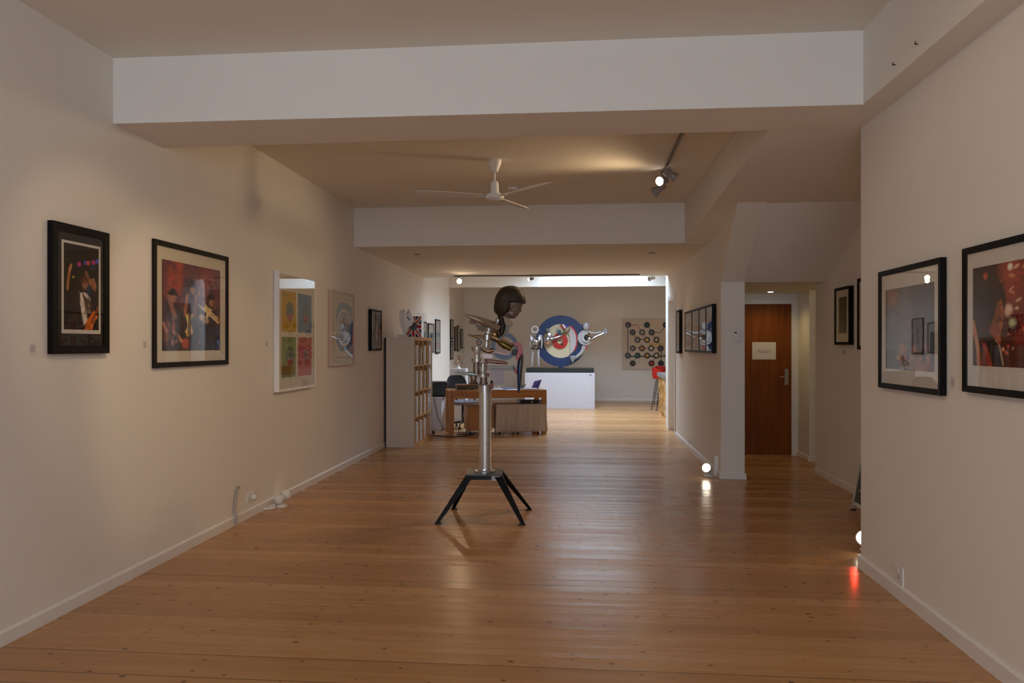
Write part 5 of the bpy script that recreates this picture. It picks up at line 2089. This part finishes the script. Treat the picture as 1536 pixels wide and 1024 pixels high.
def hair_mat():
    m = bpy.data.materials.new('hair_bronze')
    m.use_nodes = True
    nt = m.node_tree
    b = nt.nodes['Principled BSDF']
    b.inputs['Roughness'].default_value = .42
    b.inputs['Metallic'].default_value = .45
    tc = nt.nodes.new('ShaderNodeTexCoord')
    sp_ = nt.nodes.new('ShaderNodeSeparateXYZ')
    cb = nt.nodes.new('ShaderNodeCombineXYZ')
    at = nt.nodes.new('ShaderNodeMath')
    at.operation = 'ARCTAN2'
    sb = nt.nodes.new('ShaderNodeVectorMath')
    sb.operation = 'SUBTRACT'
    sb.inputs[1].default_value = (cxh + .01, 0, czh + .07)
    nt.links.new(tc.outputs['Object'], sb.inputs[0])
    nt.links.new(sb.outputs[0], sp_.inputs[0])
    nt.links.new(sp_.outputs[0], at.inputs[0])
    nt.links.new(sp_.outputs[2], at.inputs[1])
    ml = nt.nodes.new('ShaderNodeMath')
    ml.operation = 'MULTIPLY'
    ml.inputs[1].default_value = 14
    nt.links.new(at.outputs[0], ml.inputs[0])
    m2 = nt.nodes.new('ShaderNodeMath')
    m2.operation = 'MULTIPLY'
    m2.inputs[1].default_value = 8
    nt.links.new(sp_.outputs[1], m2.inputs[0])
    nt.links.new(ml.outputs[0], cb.inputs[0])
    nt.links.new(m2.outputs[0], cb.inputs[1])
    nz = nt.nodes.new('ShaderNodeTexNoise')
    nz.inputs['Scale'].default_value = 1.6
    nz.inputs['Detail'].default_value = 4
    nt.links.new(cb.outputs[0], nz.inputs['Vector'])
    cr = nt.nodes.new('ShaderNodeValToRGB')
    cr.color_ramp.elements[0].position = .3
    cr.color_ramp.elements[0].color = (*lin('#1d1610'), 1)
    cr.color_ramp.elements[1].position = .7
    cr.color_ramp.elements[1].color = (*lin('#4a3d2c'), 1)
    nt.links.new(nz.outputs['Fac'], cr.inputs[0])
    nt.links.new(cr.outputs[0], b.inputs['Base Color'])
    bp = nt.nodes.new('ShaderNodeBump')
    bp.inputs['Strength'].default_value = .7
    bp.inputs['Distance'].default_value = .006
    nt.links.new(nz.outputs['Fac'], bp.inputs['Height'])
    nt.links.new(bp.outputs['Normal'], b.inputs['Normal'])
    return m


m.build('hair', hair_mat(), st, angle=60)

# ------------------------------------------------------------------ far wall: mosaic roundel, small roundel
def far(px, py, Y=YF):
    return (XY(px, Y), ZY(px, py, Y))


SF = onY(757, YF) / FPX
x, z = far(757, 518.8)
t = thing('mosaic_roundel', 'round mosaic target in blue, white and red on the far wall behind the figure', 'artwork', (x, YF, z))
r = 21.2 * SF
MB().lathe([(r, 0), (r, .02), (r * .985, .024)], (0, -.001, 0), (0, -1, 0), n=60).build('disc', mat('mosaic_white', '#cbbfb8', rough=.5), t)
TB = mat('mosaic_blue', '#5a94d4', rough=.35, noise=.2, nscale=30)
TR = mat('mosaic_red', '#dc3c50', rough=.35, noise=.2, nscale=30)
TWh = mat('mosaic_pale', '#e6dcdc', rough=.35, noise=.2, nscale=30)


def dots(r0, r1, step, m, name):
    mb = MB()
    rr = r0
    while rr < r1:
        n = max(1, int(2 * PI * rr / step))
        for k in range(n):
            a = 2 * PI * k / n + rr * 9
            cx, cz = rr * math.cos(a), rr * math.sin(a)
            hs = step * .40
            mb.box(cx - hs, cx + hs, -.030, -.0225, cz - hs, cz + hs)
        rr += step
    return mb.build(name, m, t)


st_ = .026
dots(r * .70, r * .97, st_, TB, 'blue_ring')
dots(r * .28, r * .66, st_, TWh, 'white_ring')
dots(.0, r * .25, st_, TR, 'red_centre')
x, z = far(718.6, 513.6)
t = thing('roundel_picture', 'small white square picture with a tiny red and blue target on the far wall', 'picture', (x, YF, z))
MB().box(-.17, .17, -.02, -.0005, -.16, .16).build('canvas', WMOUNT, t)
MB().lathe([(.078, 0), (.078, .003)], (0, -.0205, 0), (0, -1, 0), n=32).build('blue_ring', mat('soft_blue', '#5a6ca8', rough=.6), t)
MB().lathe([(.050, 0), (.050, .003)], (0, -.024, 0), (0, -1, 0), n=32).build('white_ring', WMOUNT, t)
MB().lathe([(.025, 0), (.025, .003)], (0, -.0275, 0), (0, -1, 0), n=24).build('red_centre', mat('soft_red', '#c0505c', rough=.6), t)

# ------------------------------------------------------------------ far plinth with the roundel sculpture
ZR = 17.45
RS = ZR / FPX
a, b = W(787, 0, ZR), W(892, 0, ZR)
PX0, PX1, PY = a.x, b.x, (a.y + b.y) / 2
PT = H - (559 - HY) * RS
o = MB().box(PX0, PX1, PY, PY + .62, 0, PT).build('plinth', PLINTH, bevel=.002)
tag(o, 'wide white plinth under the blue roundel sculpture', 'plinth')
tag_plate = MB().box(PX1 - .12, PX1 - .07, PY - .003, PY, PT - .07, PT - .03).build('small_plaque', GREYP, None)
tag(tag_plate, 'tiny grey plaque at the top right of the wide white plinth', 'plaque')
RT = H - (552.3 - HY) * RS
a, b = W(789.3, 0, ZR), W(890, 0, ZR)
rt = thing('roundel_sculpture', 'blue white and red roundel with chrome and white mannequin figures on a black base', 'sculpture', ((a.x + b.x) / 2, PY + .30, PT))
rcx = (789.3 + 890) / 2


def r2(px, py):
    return ((px - rcx) * RS * 1.012, H - (py - HY) * RS * 1.012 - PT)


def r3(px, py, y=0.0):
    a, b = r2(px, py)
    return (a, y, b)


k_ = 1.012 * RS
MB().box(r2(789.3, 0)[0], r2(890, 0)[0], -.24, .24, 0, RT - PT).build('base', mat('black_slab', '#1b1c1a', rough=.5), rt, bevel=.003)
cx, cz = r2(840.5, 511.2)
b0 = RT - PT
Rr = 38.9 * k_
MB().ring(25.6 * k_, Rr, .05, .09, n=72, cx=cx, cz=cz, clip=r2(807.3, 0)[0]).build('blue_ring', BLUE, rt)
MB().box(r2(837, 0)[0], r2(843.5, 0)[0], .05, .09, b0, cz - Rr * .985).build('ring_foot', BLUE, rt)
IV = mat('ivory_enamel', '#c8b898', rough=.4)
MB().ring(11 * k_, 26.2 * k_, .055, .075, n=64, cx=cx, cz=cz).build('white_ring', IV, rt)
MB().ring(4.4 * k_, 11.8 * k_, .03, .07, n=48, cx=cx - 1.2 * k_, cz=cz).build('red_disc', RED, rt)
MB().lathe([(4.8 * k_, 0), (4.8 * k_, .012)], r3(838.8, 516.8, .05), (r3(838.8, 0)[0], -1, r2(0, 516.8)[1]), n=26).build('centre_disc', IV, rt)
m = MB().prism([r2(*p) for p in ((840, 514), (843.5, 515), (844, 518), (841.5, 517.5))], .02, .036)
m.build('black_chip', BLKP, rt)
# grey crescent with red rim
cres = [(850.5, 497), (853, 489.5), (857, 491), (861, 496), (863.5, 503), (864.2, 511), (862.5, 520), (859, 527), (853.5, 532.2), (854.3, 524), (854.6, 512), (853.5, 503)]
MB().prism([r2(*p) for p in cres], .01, .05).build('grey_crescent', mat('pale_grey_enamel', '#b0aaa8', rough=.35), rt, bevel=.004)
rim = [(853, 488), (857, 488.8), (862, 494.5), (865.3, 502), (866, 512), (864.5, 520), (861.5, 526), (860, 525), (862.8, 519.5), (864.3, 511.5), (863.5, 503), (860.5, 496), (856, 491)]
MB().prism([r2(*p) for p in rim], .0, .05).build('red_rim', mat('crimson_print', '#b82c34', rough=.4, noise=.6, nscale=24), rt)
MB().prism([r2(*p) for p in ((839.3, 486.5), (842, 485.8), (846.5, 492), (844.8, 494))], .0, .05).build('red_bar', RED, rt)
MB().prism([r2(*p) for p in ((842.4, 485.8), (845, 486.5), (848.5, 491), (846.6, 493))], .0, .05).build('white_bar', WHITEF, rt)
MB().prism([r2(*p) for p in ((845, 485.6), (852.5, 488), (849.5, 492.5), (848, 490.5))], .01, .05).build('violet_bar', mat('violet_enamel', '#40388c', rough=.35), rt)
MB().ball(r3(849.7, 495.3, -.01), (5.8 * k_, .03, 4.2 * k_), rot=R(-45)).build('bronze_disc', mat('rough_bronze', '#8d7860', rough=.5, metal=.6, noise=.3, nscale=30), rt)
for i, (px, py) in enumerate(((833, 491), (836, 489), (839.5, 492), (844.5, 497.5), (834.5, 496))):
    MB().lathe([(.024, 0), (.016, .05), (.002, max(.08, math.hypot(px - 841, py - 503) * k_))], r3(841 - (841 - px) * .1, 502.5, -.03), r3(px, py, -.05), n=10).build('steel_spike', mat('blue_steel', '#5d7488', rough=.25, metal=.9), rt)
# chrome cymbal and horn
MB().ball(r3(821, 507.5, -.09), (7.6 * k_, .035, 9.2 * k_), rot=R(15)).build('chrome_cymbal', CHROME, rt)
MB().ball(r3(821.3, 495.3, -.02), (3.2 * k_, .03, 3.2 * k_)).build('grey_ball', mat('stone_grey', '#7c7568', rough=.6), rt)
MB().lathe([(4.4 * k_, 0), (3.6 * k_, .05), (1.8 * k_, .11), (1.3 * k_, .22), (1.6 * k_, .28)], r3(826, 508.8, -.08), r3(843, 502.8, -.05), n=18).build('chrome_horn', CHROME, rt)

# left figure
WM = mat('white_mannequin', '#a29e9e', rough=.3)
for xs in ((798.8, 797.5, 797.2), (807, 807.2, 807.6)):
    lg = MB().tube([r3(xs[0], 523, -.10), r3(xs[0] - .1, 530, -.10), r3(xs[1], 537, -.105), r3(xs[1], 543, -.10), r3(xs[2], 549, -.10), (r3(xs[2], 0)[0], -.10, b0 + .02)],
                   [2.6 * k_, 2.5 * k_, 1.8 * k_, 1.9 * k_, 1.2 * k_, 1.1 * k_], 14).build('leg', WM, rt)
    MB().ball((r3(xs[2] + .4, 0)[0], -.13, b0 + .016), (1.5 * k_, .065, .018)).build('shoe', CHROME, lg)
m = MB().lathe([(7.4 * k_, 0), (7.6 * k_, .012), (7.6 * k_, .02)], r3(803.3, 522.6, -.10), (r3(803.3, 0)[0], -.10, 9), n=30)
m.build('belt', BLKP, rt)
m = MB()
m.ball(r3(803, 514, -.10), (6.0 * k_, .07, 6.2 * k_))
m.ball(r3(801, 511, -.14), (3.0 * k_, .04, 3.0 * k_))
m.ball(r3(807.6, 511, -.14), (3.0 * k_, .04, 3.0 * k_))
m.rod(r3(803.2, 520, -.10), r3(803.2, 523, -.10), 5.4 * k_, 6 * k_, n=24)
m.build('chrome_torso', CHROME, rt)
for (xa, xb) in ((797.2, 795.8), (808.2, 809.6)):
    MB().prism([r2(xa - 1.8, 509), r2(xb - .2, 501.8), r2(xa + 2.6, 507.5), r2(xa + 1.8, 511)], -.15, -.08).build('shoulder_point', CHROME, rt)
MB().tube([r3(810.8, 502, -.12), r3(812.2, 508, -.14), r3(812.4, 515, -.14), r3(811.8, 522, -.13)], [1.7 * k_, 1.5 * k_, 1.3 * k_, .9 * k_], 12).build('arm', WM, rt)
MB().tube([r3(796, 503, -.10), r3(794.8, 510, -.10), r3(795, 519, -.10)], [1.2 * k_, 1.2 * k_, .8 * k_], 10).build('arm', WM, rt)
MB().lathe([(3.2 * k_, -.02), (5.8 * k_, -.02), (5.8 * k_, .02), (3.2 * k_, .02), (3.2 * k_, -.02)], r3(802.2, 493.8, -.08), (r3(802.2, 0)[0], -5, r2(0, 493.8)[1]), n=30, cap=False).build('ring_head', mat('frosted_ring', '#b5aeaa', rough=.3), rt)
MB().rod(r3(803, 499, -.09), r3(803, 508, -.10), .02).build('neck', CHROME, rt)
MB().tube([r3(803.5, 508, -.04), r3(806, 502, -.02), r3(808, 498, .0), r3(809.5, 500, .05)], .025, 10).build('blue_strut', BLUE, rt)
MB().prism([r2(*p) for p in ((870.5, 486.5), (874, 485.8), (874, 491), (871, 491))], .02, .06).build('blue_tab', BLUE, rt)

# right figure: white head, crescents, kicking leg, chrome trumpet
MB().ball(r3(878.7, 489.6, -.10), (5.0 * k_, .07, 6.4 * k_)).build('white_head', mat('opal_head', '#9c9a9a', rough=.3), rt)


def crescent(cx_, cy_, ro, ri, off, y0, y1, a0, a1, name, m):
    pts = []
    n = 22
    for i in range(n + 1):
        a = a0 + (a1 - a0) * i / n
        pts.append(r2(cx_ + ro * math.cos(a), cy_ - ro * math.sin(a)))
    for i in range(n + 1):
        a = a1 - (a1 - a0) * i / n
        pts.append(r2(cx_ + off[0] + ri * math.cos(a), cy_ - off[1] - ri * math.sin(a)))
    return MB().prism(pts, y0, y1).build(name, m, rt, bevel=.003)


crescent(877.5, 506.2, 11.3, 8.2, (2.2, -.5), -.10, -.03, math.radians(75), math.radians(335), 'white_crescent', WM)
crescent(878.5, 506.2, 7.5, 5.0, (2.0, 0), -.13, -.06, math.radians(70), math.radians(350), 'white_crescent', WM)
MB().ball(r3(883.5, 508.5, -.08), (4.8 * k_, .06, 4.2 * k_)).build('chrome_hip', CHROME, rt)
MB().ball(r3(881, 502, -.05), (2.6 * k_, .03, 3.4 * k_)).build('brass_fitting', BRASS, rt)
MB().tube([r3(880.5, 496.5, -.09), r3(887, 499.5, -.10), r3(894, 499.5, -.10), r3(901, 497.5, -.10)], [1.2 * k_, 1.5 * k_, 1.4 * k_, 1.2 * k_], 12).build('arm', WM, rt)
MB().lathe([(1.8 * k_, 0), (2.4 * k_, .10), (1.5 * k_, .22), (2.2 * k_, .33), (1.6 * k_, .36)], r3(885, 509, -.10), r3(905, 499.5, -.10), n=18).build('chrome_leg', CHROME, rt)
MB().prism([r2(*p) for p in ((902, 498.5), (905, 497), (906, 490.5), (908, 491), (909.5, 496), (911.3, 502), (908.5, 501), (903, 502))], -.13, -.07).build('chrome_boot', mat('satin_silver', '#8e8c8e', rough=.5, metal=.7), rt, bevel=.008)
MB().tube([r3(875.5, 518.5, -.08), r3(874.8, 523, -.08), r3(871.5, 529, -.08), r3(865, 535, -.08), r3(861, 536.5, -.08)], [3.3 * k_, 3.2 * k_, 2.8 * k_, 2.3 * k_, 2.0 * k_], 16).build('bent_leg', WM, rt)
MB().prism([r2(*p) for p in ((854, 534), (861.5, 533.2), (864.5, 535.5), (863.5, 538), (861, 539.5), (859.8, 543.5), (858, 543), (855.5, 538.5))], -.13, -.05).build('chrome_boot', mat('satin_silver', '#8e8c8e', rough=.5, metal=.7), rt, bevel=.01)
MB().box(r2(877.6, 0)[0], r2(879.6, 0)[0], -.10, -.06, r2(0, 524.5)[1], r2(0, 517.5)[1]).build('red_tag', RED, rt)
MB().tube([r3(877, 515, -.05), r3(873, 513, .0), r3(868, 512, .05)], .02, 8).build('mounting_strut', STEEL, rt)

# ------------------------------------------------------------------ record artwork on the far wall
SY = YF
x0, x1 = XY(933.2, SY), XY(933.2, SY) + 1.98
z1, z0 = ZY(960, 478, SY), ZY(960, 553.6, SY)
t = thing('record_artwork', 'large pale panel of vinyl records joined by coloured lines on the far wall', 'artwork', ((x0 + x1) / 2, SY, (z0 + z1) / 2))
oc, oz = (x0 + x1) / 2, (z0 + z1) / 2
MB().box(x0 - oc, x1 - oc, -.022, -.0005, z0 - oz, z1 - oz).build('panel', mat('panel_cream', '#d3c3b0', rough=.7), t)
m = MB()
hw, hh = (x1 - x0) / 2, (z1 - z0) / 2
for (a, b, c, d) in ((-hw, hw, -hh, -hh + .012), (-hw, hw, hh - .012, hh), (-hw, -hw + .012, -hh, hh), (hw - .012, hw, -hh, hh)):
    m.box(a, b, -.034, -.022, c, d)
m.build('frame', mat('clear_edge', '#bdb2aa', rough=.3), t)


def rc(zx, zy):
    px, py = 920 + zx / 10.24, 460 + zy / 10.24
    return (XY(px, SY) - oc, ZY(px, py, SY) - oz)


lines = [([(225, 278), (365, 278), (440, 393), (515, 507)], '#b0202c', .5), ([(222, 278), (222, 748)], '#4a3550', .7), ([(295, 393), (370, 507)], '#3c3430', .45),
         ([(515, 278), (585, 393), (660, 507), (725, 610), (745, 637)], '#3c3430', .45), ([(585, 393), (727, 393), (803, 278)], '#3c3430', .5),
         ([(370, 500), (515, 500)], '#6a4a10', .9), ([(380, 515), (515, 748)], '#d8a420', .5), ([(535, 520), (565, 575), (850, 575)], '#dba61c', 1.0),
         ([(297, 632), (725, 632)], '#b82026', .55), ([(222, 760), (850, 760)], '#1a4c44', 1.1), ([(370, 748), (295, 867)], '#2f6a3c', .5),
         ([(517, 738), (660, 738)], '#d8a420', .5), ([(725, 637), (660, 748), (585, 867)], '#3c3430', .5), ([(733, 637), (733, 867)], '#3c3430', .7), ([(690, 735), (860, 735)], '#d8a420', .5)]
for li, (pts, colr, w_) in enumerate(lines):
    mb = MB()
    wz = w_ * .0155
    for (p, q) in zip(pts[:-1], pts[1:]):
        a, b = Vector(rc(*p)), Vector(rc(*q))
        d = (b - a).normalized()
        nrm = Vector((-d.y, d.x)) * wz
        a2, b2 = a - d * wz * .6, b + d * wz * .6
        mb.prism([tuple(a2 + nrm), tuple(a2 - nrm), tuple(b2 - nrm), tuple(b2 + nrm)], -.0225 - .0004 * li, -.0265 - .0004 * li)
    mb.build('line', mat('line_' + colr[1:], colr, rough=.5), t)
recs = [((225, 278), '#7a5450'), ((515, 278), '#2f4a3c'), ((803, 278), '#2c3454'), ((295, 393), '#6a5f5a'), ((440, 393), '#b0a078'), ((585, 393), '#7a5c66'),
        ((370, 507), '#a89c88'), ((515, 507), '#d8b84c'), ((660, 507), '#d8b878'), ((297, 637), '#a08a80'), ((437, 637), '#c88a14'), ((580, 637), '#e2c8a8'),
        ((725, 637), '#6a5468'), ((222, 748), '#5c7258'), ((370, 748), '#2e6634'), ((517, 748), '#d0a020'), ((660, 748), '#e4d4b4'), ((295, 867), '#4a4a22'),
        ((585, 867), '#c02428'), ((730, 867), '#3a3034'), ((870, 393), '#8a7a60'), ((870, 507), '#a89c88'), ((870, 637), '#b86a30'), ((870, 748), '#3c6a8a'), ((870, 867), '#6a5468'), ((945, 278), '#7a5450')]
rr = 4.55 * onY(960, SY) / FPX
for k, ((zx, zy), colr) in enumerate(recs):
    cx, cz = rc(zx, zy)
    if cx + rr > hw:
        continue
    rec = MB().lathe([(rr, 0), (rr, .004), (rr * .5, .005)], (cx, -.034, cz), (cx, -1, cz), n=36).build('record', mat('vinyl_black', '#100e0f', rough=.3), t)
    MB().lathe([(rr * .52, 0), (rr * .52, .0015)], (cx, -.0392, cz), (cx, -1, cz), n=28).build('record_label', mat('rl_' + colr[1:], colr, rough=.6), rec)
    if k in (15, 16):
        MB().lathe([(rr * .12, 0), (rr * .12, .001)], (cx, -.0408, cz), (cx, -1, cz), n=12).build('spindle_hole', BLKP, rec)

# ------------------------------------------------------------------ counter, stools, far right
t = thing('counter', 'counter with gold and brown painted front, half hidden by the corridor wall end', 'counter', (1.70, 14.25, 0))
cl_ = 2.5


def gold_mat():
    m = bpy.data.materials.new('gold_abstract')
    m.use_nodes = True
    nt = m.node_tree
    b = nt.nodes['Principled BSDF']
    b.inputs['Roughness'].default_value = .45
    tc = nt.nodes.new('ShaderNodeTexCoord')
    mp = nt.nodes.new('ShaderNodeMapping')
    mp.inputs['Scale'].default_value = (1, 2.6, 3.2)
    nz = nt.nodes.new('ShaderNodeTexNoise')
    nz.inputs['Scale'].default_value = 1.3
    nz.inputs['Detail'].default_value = 3
    nz.inputs['Distortion'].default_value = 1.6
    cr = nt.nodes.new('ShaderNodeValToRGB')
    els = [(.30, '#7c4a26'), (.45, '#a8702c'), (.53, '#c9a040'), (.60, '#b59a8c'), (.70, '#d8cfc4')]
    cr.color_ramp.elements[0].position = els[0][0]
    cr.color_ramp.elements[0].color = (*lin(els[0][1]), 1)
    cr.color_ramp.elements[1].position = els[-1][0]
    cr.color_ramp.elements[1].color = (*lin(els[-1][1]), 1)
    for p, c in els[1:-1]:
        e = cr.color_ramp.elements.new(p)
        e.color = (*lin(c), 1)
    nt.links.new(tc.outputs['Object'], mp.inputs[0])
    nt.links.new(mp.outputs[0], nz.inputs['Vector'])
    nt.links.new(nz.outputs['Fac'], cr.inputs[0])
    nt.links.new(cr.outputs[0], b.inputs['Base Color'])
    return m


MB().box(0, .7, 0, cl_, 0, .785).build('painted_body', gold_mat(), t)
MB().box(-.03, .75, -.02, cl_ + .02, .785, .87).build('worktop', mat('grey_stone', '#7f7a78', rough=.35), t, bevel=.003)

t = thing('guitar_figure', 'white and silver figure with a round body standing on the counter top', 'sculpture', (1.86, 14.9, .87))
g = 14.95 / FPX
MB().lathe([(.16, 0), (.16, .02), (.1, .03)], (0, 0, 0), (0, 0, 1), n=28).build('base', BLKP, t)
MB().lathe([(.08, -.02), (.17, -.022), (.17, .022), (.08, .02), (.08, -.02)], (0, 0, .28), (0, -1, .28), n=36, cap=False).build('ring_body', mat('pale_blue_enamel', '#9aa2b4', rough=.3), t)
MB().lathe([(.05, 0), (.035, .10), (.05, .18), (.03, .24)], (-.03, 0, .46), (-.03, 0, 2), n=18).build('torso', mat('slate_blue', '#4a5274'), t)
MB().ball((-.04, 0, .76), (.038, .04, .055)).build('head', mat('dark_slate', '#23232b'), t)
MB().tube([(-.04, -.02, .66), (-.09, -.05, .58), (-.10, -.06, .48)], [.022, .018, .012], 10).build('arm', WM, t)
MB().prism([(-.16, .10), (-.07, .06), (.03, .08), (-.05, .13), (-.13, .14)], -.05, -.02).build('chrome_foot', CHROME, t)
MB().tube([(0, 0, .02), (0, 0, .12)], .02, 8).build('post', STEEL, t)
MB().tube([(0, 0, .44), (-.02, 0, .48)], .03, 8).build('waist', STEEL, t)


def stool(label, x, y, rz):
    t = thing('bar_stool', label, 'stool', (x, y, 0), rz)
    m = MB()
    vs, fs = [], []
    n = 16
    prof = [(.0, .70), (.14, .70), (.185, .735), (.195, .82), (.19, .95), (.175, .955), (.17, .82), (.15, .745), (.0, .725)]
    # bucket seat: swept over 250 degrees for the back, floor over all
    m.lathe([(.02, .70), (.17, .705), (.185, .72), (.165, .735), (.02, .73)], (0, 0, 0), (0, 0, 1), n=28, cap=True)
    m.build('seat', RED, t)
    mb = MB()
    N = 20
    a0, a1 = math.radians(180 - 100), math.radians(180 + 100)
    vs, fs = [], []
    for k in range(N + 1):
        a = a0 + (a1 - a0) * k / N
        f_ = math.sin(PI * k / N) ** .5
        zt_ = .76 + .20 * f_
        for (r_, z_) in ((.178, .725), (.192, .80), (.196, zt_), (.182, zt_), (.176, .80), (.164, .735)):
            vs.append((r_ * math.cos(a), r_ * math.sin(a), min(z_, zt_)))
    for k in range(N):
        for i in range(6):
            j = (i + 1) % 6
            fs.append((k * 6 + i, k * 6 + j, (k + 1) * 6 + j, (k + 1) * 6 + i))
    fs.append(tuple(range(6))[::-1])
    fs.append(tuple(N * 6 + i for i in range(6)))
    mb.add(vs, fs, smooth=True)
    mb.build('backrest', RED, t)
    for a in (45, 135, 225, 315):
        c_, s_ = math.cos(math.radians(a)), math.sin(math.radians(a))
        MB().tube([(.10 * c_, .10 * s_, .705), (.22 * c_, .22 * s_, 0.0)], .010, 8).build('leg', BLKP, t)
    MB().tube([(.182 * math.cos(2 * PI * k / 24), .182 * math.sin(2 * PI * k / 24), .26) for k in range(24)], .007, 8, closed=True).build('foot_ring', STEEL, t)
    return t


stool('red bucket bar stool with thin dark legs beyond the painted counter', 1.80, 17.25, .3)
s2 = W(993, 0, 18.6)
stool('second red bar stool, mostly hidden behind the figure on the counter', s2.x, s2.y, 1.2)

# ------------------------------------------------------------------ light
wd = bpy.data.worlds.new('world')
SC.world = wd
wd.use_nodes = True
bg = wd.node_tree.nodes['Background']
bg.inputs[0].default_value = (.72, .82, 1.0, 1)
bg.inputs[1].default_value = 3.0

area('daylight_window', (-.35, YB - .30, 1.65), (PI / 2, 0, 0), 3.3, 2.3, 240, (.67, .82, 1.0))
area('daylight_skylight', ((SX0 + SX1) / 2, (SY0 + SY1) / 2, 3.84), (0, 0, 0), 1.70, 2.8, 540, (.60, .79, 1.0))
# warm lamps of the far room
spotlight('spot', (-1.9, 14.2, 2.93), (-2.9, 13.9, 1.9), 7, WARM, 38)
spotlight('spot', (.3, 18.4, 2.93), (.75, 20, 1.85), 9, WARM, 50)
spotlight('spot', (1.9, 18.6, 2.93), (2.1, 20, 1.35), 9, WARM, 50)
spotlight('spot', (.9, 11.5, 2.62), (1.53, 9.6, .7), 5, WARM, 85)
spotlight('downlight', (pdl.x, pdl.y, 2.12), (pdl.x, pdl.y, 0), 13, (1.0, .74, .30), 140, .9)
l = bpy.data.lights.new('passage_lamp', 'POINT')
l.energy = 2.2
l.color = (1, .80, .34)
l.shadow_soft_size = .05
o = bpy.data.objects.new('passage_lamp', l)
COL.objects.link(o)
o.location = (3.75, 9.05, 1.9)

vs_ = SC.view_settings
vs_.view_transform = 'Standard'
vs_.look = 'None'
vs_.exposure = -0.75
vs_.gamma = 1.0
vs_.use_curve_mapping = False
try:
    SC.cycles.use_denoising = True
    SC.cycles.max_bounces = 12
    SC.cycles.diffuse_bounces = 6
    SC.cycles.transparent_max_bounces = 16
    SC.cycles.caustics_reflective = False
    SC.cycles.sample_clamp_indirect = 4.0
except Exception:
    pass
